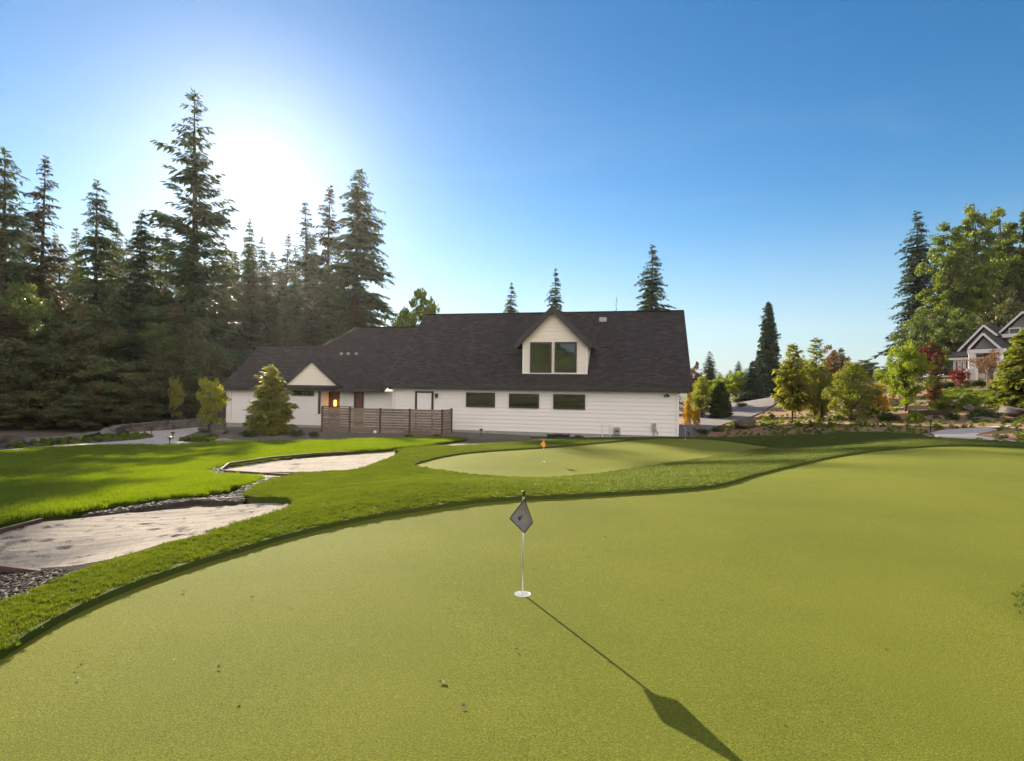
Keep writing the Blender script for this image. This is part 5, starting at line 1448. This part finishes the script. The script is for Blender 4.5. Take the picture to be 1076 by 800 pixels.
# shrubs and tufts in the beds
SG = 'small shrubs in the planted beds'
for (k, px, pb, hpx, wpx, lab) in [
    ('shrub', 991, 432, 16, 24, 'bright green rounded shrub left of the dark stump on the terrace'),
    ('shrub', 1018, 430, 15, 26, 'bright green rounded shrub right of the dark stump on the terrace'),
    ('shrubd', 1031, 441, 13, 34, 'low spreading green mound behind the pale boulder'),
    ('shrubd', 1000, 441, 8, 14, 'small dark green tuft left of the spreading mound'),
    ('shrub', 962, 444, 12, 16, 'yellow-green shrub under the lime tree'),
    ('shrubd', 934, 442, 10, 22, 'dark low shrub left of the yellow-green shrub under the lime tree'),
    ('shrubd', 912, 436, 10, 22, 'dark low shrub beside the bushy garden tree'),
    ('shrubd', 995, 408, 8, 20, 'clipped green mound below the red shrub of the grey house'),
    ('shrubd', 1026, 406, 8, 24, 'wider clipped green mound before the grey house porch'),
    ('shrubd', 1052, 412, 8, 22, 'clipped green mound right of the leaning open tree'),
    ('shrub', 1056, 428, 14, 22, 'bright green shrub at the foot of the large dark conifer'),
    ('shrub', 839, 448.5, 5, 8, 'little yellow-green tuft by the golden pine stem'),
    ('shrub', 853, 448.5, 5, 9, 'little green tuft, first of three right of the golden pine'),
    ('shrub', 862, 449, 5.5, 9, 'little green tuft, second of three right of the golden pine'),
    ('shrub', 872, 449.3, 5.5, 9, 'little green tuft, third of three right of the golden pine'),
    ('shrub', 804, 443, 6, 10, 'green tuft right of the dark brown boulder'),
    ('shrub', 773, 447.5, 4, 7, 'green tuft left of the dark brown boulder'),
    ('shrub', 811, 440, 5, 8, 'small green tuft along the driveway kerb behind the boulder'),
    ('shrubd', 723, 438, 6, 12, 'dark green tuft beyond the driveway near the house corner'),
    ('shrubd', 745, 433, 6, 14, 'green tuft under the egg-shaped conifer'),
    ('shrubd', 779, 428, 5, 12, 'dark green tuft left of the driveway under the broad spruce'),
    ('shrub', 730, 436, 4, 12, 'yellow-green low plant along the far driveway edge'),
    ('shrubd', 222, 461, 6, 12, 'low green plant at the foot of the loose airy shrub'),
    ('shrubd', 262, 459, 8, 18, 'dark low shrub left of the golden tipped young conifer'),
    ('shrubd', 312, 459, 8, 18, 'dark low shrub right of the golden tipped young conifer'),
    ('shrubd', 330, 459, 6, 10, 'small dark plant beside the screen fence\'s left post'),
    ('shrub', 200, 463, 4.5, 14, 'yellow lit groundcover clump at the path bend'),
    ('shrub', 210, 462, 4.5, 14, 'yellow lit groundcover clump next to the grey boulder'),
    ('shrubd', 430, 460, 4, 10, 'tiny plant at the foot of the fence\'s middle boards'),
    ('shrubd', 459, 460, 4, 10, 'tiny plant at the foot of the fence\'s last boards'),
    ('shrubd', 608, 460, 3, 12, 'tiny plant right of the hose heap'),
    ('shrubd', 738, 455, 5, 14, 'dark plant at the house corner beside the path lights'),
    ('shrubd', 754, 453, 4.5, 14, 'dark plant by the driveway\'s near corner'),
]:
    q = on_ground(px, pb)
    hh = hpx * q.y / F; ww = wpx * .5 * q.y / F
    crown, trunk, H, R = K[k]
    t = thing('shrub', lab, 'shrub', (q.x, q.y, h1(q.x, q.y) - .06), px, SG, (ww / R, ww / R, (hh + .06) / H))
    put('stem', trunk, t); put('crown', crown, t)

# ground cover (uncountable)
lib_cover = library('cover_tufts', [broadleaf('cover_tuft', .22, .22, 60 + k, M['brightshrub'] if k < 3 else M['darkshrub'], -.4, 12, 26, .055, shape=0, crad=.36, stems=1, trunk_r=.02)[0] for k in range(4)])
X, Y = bedv[:, 0], bedv[:, 1]
patchy = np.clip(np.sin(X * .9 + .6 * np.sin(Y * .7)) * np.sin(Y * 1.1 + .5 * X) * 2.2 + .35, 0, 1)
scatter('ground_cover', 'low patchy yellow-green groundcover plants over the brown mulch slope', 'groundcover', bedv, bedt, (5.5 * patchy + .4) * (Y < 48), lib_cover, 21, .3, .85, .2)
ISL = pxpoly([(0, 471.5, -1.43), (61, 466.8, -1.52), (102, 464, -1.58), (143, 461, -1.65), (158, 458.8, -1.69), (160, 457.2, -1.71), (156, 456.2, -1.73), (134, 454.3, -1.74), (118, 452.5, -1.74), (96, 455, -1.7), (62, 459, -1.66), (20, 465, -1.55), (0, 468, -1.5)], -1.5)
me, iv, it = patch_mesh('mulch_bed', ISL, [], .4, -.02, M['stone_bed'], .08); structure('mulch_bed', me)
scatter('ground_cover', 'low grey-green groundcover in the island beside the concrete path', 'groundcover', iv, it, np.full(len(iv), 5.0), lib_cover, 22, .5, 1.0, .2)
YB = pxpoly([(188, 463.2, -1.67), (194, 460.6, -1.69), (205, 459.5, -1.70), (222, 461, -1.68), (232, 464, -1.63), (216, 465.6, -1.63), (204, 465.2, -1.64)], -1.65)
me, yv, yt = patch_mesh('mulch_bed', YB, [], .4, -.02, M['mulch'], .08); structure('mulch_bed', me)
scatter('ground_cover', 'sunlit yellow groundcover at the bend of the concrete path', 'groundcover', yv, yt, np.full(len(yv), 9.0), lib_cover, 23, .6, 1.1, .2)

# shaded turf strip behind the far green towards the bed (part of the same lawn)
SLOPE = [(p.x, p.y) for p in (on_ground(972, 418), on_ground(1000, 420), on_ground(1040, 421), on_ground(1076, 423), on_ground(1090, 417), on_ground(1050, 412.5), on_ground(1010, 411), on_ground(980, 412))]
me, slv, slt = patch_mesh('lawn', SLOPE, [], .5, .0, M['lawn'], .08); structure('lawn', me)
scatter('ground_cover', 'sunny yellow-green grassy strip on the slope below the grey house', 'groundcover', slv, slt, np.full(len(slv), 14.0), library('bright_tufts', [broadleaf('bright_tuft', .2, .3, 70 + k, M['brightshrub'], -.4, 12, 26, .06, shape=0, crad=.36)[0] for k in range(3)]), 24, .6, 1.1, .2)
# ------------------------------------------------------------------ grey house on the hill
M['greysiding'] = mat_simple('grey_shingle_siding', (.20, .205, .19), (.25, .25, .235), 5, .75, .3, 30, stretch=(1, 1, 6))
M['stonewall'] = mat_simple('pale_stone_veneer', (.50, .47, .43), (.60, .57, .53), 3, .85, .5, 12)
H2A = rad(56)
H2O = at_y(1019, 396, 48.5)
H2O.z = h1(H2O.x, H2O.y)
house2 = thing('grey_house', 'grey gabled house with white trim and porch on the hill behind trees', 'house', (H2O.x, H2O.y, 0), -H2A)
C2, S2 = math.cos(H2A), math.sin(H2A)
def lp(px, py, v):
    d = ray(px, py)
    t = (v + H2O.x * S2 + H2O.y * C2) / (d.x * S2 + d.y * C2)
    X, Y = d.x * t - H2O.x, d.y * t - H2O.y
    return Vector((X * C2 - Y * S2, v, CAMZ + d.z * t))
def gable(apex, lf, rf_, v, depth, wall_bot, name):
    A, Lf, Rf = lp(*apex, v), lp(*lf, v), lp(*rf_, v)
    poly = [(Lf.x + .25, v + .15, wall_bot), (Rf.x - .25, v + .15, wall_bot), (Rf.x - .25, v + .15, Rf.z - .1), (A.x, v + .15, A.z - .25), (Lf.x + .25, v + .15, Lf.z - .1)]
    w = MB().prism(poly, (0, .2, 0)).build(name, M['greysiding'], house2)
    for (e, s) in ((Lf, -1), (Rf, 1)):
        pl = [(A.x, v - .2, A.z), (e.x, v - .2, e.z), (e.x, v + depth, e.z), (A.x, v + depth, A.z)]
        if s < 0: pl = [(x, yy, z - .003) for (x, yy, z) in reversed(pl)]
        roof_slab('roof', pl, .14, house2, M['shingle2'], (0, 1, 0))
        MB().beam((A.x, v - .24 - .003 * s, A.z - .07), (e.x, v - .24 - .003 * s, e.z - .07), .06, .15, (0, 0, 1)).build('rake_board', M['trim'], w)
    return w, A, Lf, Rf
zg = H2O.z - .5
w, A, Lf, Rf = gable((1076, 327), (1050, 350), (1101, 350), 2.2, 9, zg, 'wall')
MB().box(Lf.x - .3, Rf.x, 1.75, 2.25, Lf.z - .45, Lf.z - .15).build('gutter', M['trim'], house2)
p0 = lp(1060, 353, 2.3); p1 = lp(1073, 344, 2.3)
f = MB().box(p0.x, p1.x, 2.26, 2.348, p0.z, p1.z).build('window', M['trim'], house2)
MB().box(p0.x + .1, p1.x - .1, 2.22, 2.258, p0.z + .1, p1.z - .1).build('glass', M['glass'], f)
gable((1034.5, 341.5), (1001, 375.5), (1049, 352), .8, 8, zg, 'wall')
w, A, Lf, Rf = gable((1034, 350), (1018.5, 366.3), (1053, 366.3), -1.6, 4.2, lp(1034, 366, -1.6).z, 'porch_gable')
MB().box(Lf.x - .1, Rf.x + .2, -1.78, -1.32, Lf.z - .42, Lf.z - .11).build('porch_beam', M['trim'], house2)
for px in (1021.8, 1050.5):
    c = lp(px, 368, -1.5)
    col_ = MB().box(c.x - .2, c.x + .2, -1.75, -1.3, zg, c.z - .18).build('column', M['trim'], house2, bevel=.02)
    MB().box(c.x - .3, c.x + .3, -1.85, -1.2, zg, zg + 1.3).build('pier', M['stonewall'], col_, bevel=.02)
a = lp(1001, 377, .3); c = lp(1034, 377, .3)
MB().box(a.x - .2, c.x, .05, .75, a.z - .12, a.z + .14).build('eave', M['trim'], house2)
roof_slab('porch_roof', [(a.x - .3, -.0, a.z + .16), (c.x, -.0, a.z + .16), (c.x, .94, a.z + 1.0), (a.x + .6, .94, a.z + 1.0)], .1, house2, M['shingle2'])
MB().box(a.x, c.x, .4, .6, zg, a.z - .13).build('wall', M['stonewall'], house2)
for (x0, x1) in ((1004, 1007.5), (1010, 1013), (1014.5, 1018)):
    p0 = lp(x0, 392, .4); p1 = lp(x1, 379, .4)
    f = MB().box(p0.x, p1.x, .32, .398, p0.z, p1.z).build('window', M['trim'], house2)
    MB().box(p0.x + .06, p1.x - .06, .29, .318, p0.z + .08, p1.z - .08).build('glass', M['glass'], f)
p0 = lp(1029, 392, .4); p1 = lp(1046, 371, .4)
f = MB().box(p0.x, p1.x, .32, .398, p0.z, p1.z).build('entry_door', M['redwood'], house2)
MB().box(p0.x + .15, p0.x + .6, .29, .318, p0.z + .2, p1.z - .2).build('glass', M['glass'], f)
# terrace kerbs across the slope
for (x0, x1, py, lab) in ((955, 1000, 436, 'lowest dark timber terrace edge across the mulch slope'), (953, 1003, 430.5, 'middle dark timber terrace edge across the mulch slope'), (958, 1006, 424.5, 'upper dark timber terrace edge across the mulch slope')):
    A = on_ground(x0, py); B = on_ground(x1, py)
    t = thing('terrace_board', lab, 'edging board', tuple(A))
    MB().beam((0, 0, .06), B - A + Vector((0, 0, .06)), .12, .34).build('board', M['board'], t, bevel=.01)

# ------------------------------------------------------------------ thin evening haze in the air
m, nt, out = new_mat('evening_haze')
pv = nt.nodes.new('ShaderNodeVolumePrincipled'); pv.inputs['Color'].default_value = (1, .97, .94, 1); pv.inputs['Density'].default_value = .00011; pv.inputs['Anisotropy'].default_value = .55
nt.links.new(pv.outputs[0], out.inputs['Volume'])
tag(MB().box(-345, 345, -175, 425, -4.5, 52).build('haze', m), 'thin pale evening haze in the air', 'haze', kind='stuff')

# ------------------------------------------------------------------ light
sd = bpy.data.lights.new('sun', 'SUN'); sd.energy = 5.0; sd.angle = rad(.42); sd.color = (1.0, .86, .66)
so = bpy.data.objects.new('sun', sd); COL.objects.link(so)
so.rotation_euler = (-SUN).to_track_quat('-Z', 'Y').to_euler()
so.location = (-30, 60, 40)
wd = bpy.data.worlds.new('World'); S.world = wd; wd.use_nodes = True
nt = wd.node_tree
bg = nt.nodes['Background']; sky = nt.nodes.new('ShaderNodeTexSky')
sky.sky_type = 'NISHITA'; sky.sun_disc = False
sky.sun_elevation = SUN_EL; sky.sun_rotation = SUN_AZ
sky.altitude = 100; sky.air_density = 1.0; sky.dust_density = .12; sky.ozone_density = 1.2
# added fill for the house wall: bright cloud in unseen sky behind the viewer
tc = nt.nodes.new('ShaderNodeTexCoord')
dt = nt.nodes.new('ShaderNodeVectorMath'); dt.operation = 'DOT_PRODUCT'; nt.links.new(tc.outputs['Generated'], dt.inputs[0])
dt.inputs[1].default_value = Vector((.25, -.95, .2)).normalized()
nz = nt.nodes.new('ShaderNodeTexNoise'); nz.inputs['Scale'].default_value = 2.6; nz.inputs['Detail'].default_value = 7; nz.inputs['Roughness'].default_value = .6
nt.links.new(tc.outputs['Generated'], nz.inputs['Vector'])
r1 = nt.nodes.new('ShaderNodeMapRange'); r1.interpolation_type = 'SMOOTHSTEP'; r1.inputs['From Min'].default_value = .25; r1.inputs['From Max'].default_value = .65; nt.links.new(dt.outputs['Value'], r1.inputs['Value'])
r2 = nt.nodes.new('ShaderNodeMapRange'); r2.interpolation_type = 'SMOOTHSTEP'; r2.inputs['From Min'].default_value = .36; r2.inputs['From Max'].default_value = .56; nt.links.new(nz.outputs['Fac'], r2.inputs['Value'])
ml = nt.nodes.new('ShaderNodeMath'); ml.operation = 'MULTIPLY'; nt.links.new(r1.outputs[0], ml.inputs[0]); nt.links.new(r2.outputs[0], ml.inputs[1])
# the bright aureole round the sun
ds = nt.nodes.new('ShaderNodeVectorMath'); ds.operation = 'DOT_PRODUCT'; nt.links.new(tc.outputs['Generated'], ds.inputs[0]); ds.inputs[1].default_value = SUN
dm_ = nt.nodes.new('ShaderNodeMath'); dm_.operation = 'MAXIMUM'; dm_.inputs[1].default_value = 0; nt.links.new(ds.outputs['Value'], dm_.inputs[0])
glow = sat_src = None
def aureole(power, k):
    a = nt.nodes.new('ShaderNodeMath'); a.operation = 'POWER'; a.inputs[1].default_value = power; nt.links.new(dm_.outputs[0], a.inputs[0])
    b = nt.nodes.new('ShaderNodeMath'); b.operation = 'MULTIPLY'; b.inputs[1].default_value = k; nt.links.new(a.outputs[0], b.inputs[0])
    return b.outputs[0]
ga_ = nt.nodes.new('ShaderNodeMath'); nt.links.new(aureole(2600, 24.0), ga_.inputs[0]); nt.links.new(aureole(80, 2.2), ga_.inputs[1])
FILL_CLOUD = 17.0
cm = nt.nodes.new('ShaderNodeMix'); cm.data_type = 'RGBA'; cm.inputs['B'].default_value = (FILL_CLOUD, FILL_CLOUD * .87, FILL_CLOUD * .77, 1)
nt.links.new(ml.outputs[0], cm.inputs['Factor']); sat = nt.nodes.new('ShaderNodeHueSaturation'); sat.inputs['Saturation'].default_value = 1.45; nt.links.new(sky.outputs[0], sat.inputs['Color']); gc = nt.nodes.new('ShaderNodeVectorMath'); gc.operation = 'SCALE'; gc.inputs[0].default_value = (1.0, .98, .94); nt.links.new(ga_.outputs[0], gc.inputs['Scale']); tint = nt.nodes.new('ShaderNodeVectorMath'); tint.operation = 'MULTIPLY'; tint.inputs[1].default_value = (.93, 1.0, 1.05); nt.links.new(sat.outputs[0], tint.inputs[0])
# pale band low over the horizon
sx_ = nt.nodes.new('ShaderNodeSeparateXYZ'); nt.links.new(tc.outputs['Generated'], sx_.inputs[0])
rh = nt.nodes.new('ShaderNodeMapRange'); rh.interpolation_type = 'SMOOTHSTEP'; rh.inputs['From Min'].default_value = .30; rh.inputs['From Max'].default_value = -.02; rh.inputs['To Max'].default_value = .75; nt.links.new(sx_.outputs['Z'], rh.inputs['Value'])
hb = nt.nodes.new('ShaderNodeMix'); hb.data_type = 'RGBA'; hb.inputs['B'].default_value = (3.5, 4.5, 5.6, 1); nt.links.new(rh.outputs[0], hb.inputs['Factor']); nt.links.new(tint.outputs[0], hb.inputs['A'])
# faint cirrus
mpc = nt.nodes.new('ShaderNodeMapping'); mpc.inputs['Scale'].default_value = (1.6, 1.6, 7.0); mpc.inputs['Rotation'].default_value = (.25, .1, .4); nt.links.new(tc.outputs['Generated'], mpc.inputs['Vector'])
nzc = nt.nodes.new('ShaderNodeTexNoise'); nzc.inputs['Scale'].default_value = 1.7; nzc.inputs['Detail'].default_value = 9; nzc.inputs['Roughness'].default_value = .62; nzc.inputs['Distortion'].default_value = .6; nt.links.new(mpc.outputs[0], nzc.inputs['Vector'])
rc = nt.nodes.new('ShaderNodeMapRange'); rc.interpolation_type = 'SMOOTHSTEP'; rc.inputs['From Min'].default_value = .48; rc.inputs['From Max'].default_value = .78; rc.inputs['To Max'].default_value = .05; nt.links.new(nzc.outputs['Fac'], rc.inputs['Value'])
cir = nt.nodes.new('ShaderNodeMix'); cir.data_type = 'RGBA'; cir.inputs['B'].default_value = (6.5, 6.6, 6.8, 1); nt.links.new(rc.outputs[0], cir.inputs['Factor']); nt.links.new(hb.outputs['Result'], cir.inputs['A'])
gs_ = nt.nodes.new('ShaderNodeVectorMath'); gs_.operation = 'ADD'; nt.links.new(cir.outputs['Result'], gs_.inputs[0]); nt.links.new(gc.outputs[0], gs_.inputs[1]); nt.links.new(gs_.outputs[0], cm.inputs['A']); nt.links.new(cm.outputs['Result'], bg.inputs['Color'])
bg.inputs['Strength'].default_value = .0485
S.view_settings.view_transform = 'Standard'; S.view_settings.look = 'None'
S.view_settings.exposure = 1.62; S.view_settings.gamma = 1.0; S.view_settings.use_curve_mapping = False
S.cycles.max_bounces = 6; S.cycles.diffuse_bounces = 3; S.cycles.glossy_bounces = 3; S.cycles.transmission_bounces = 4
S.cycles.use_denoising = True
S.cycles.sample_clamp_indirect = 6
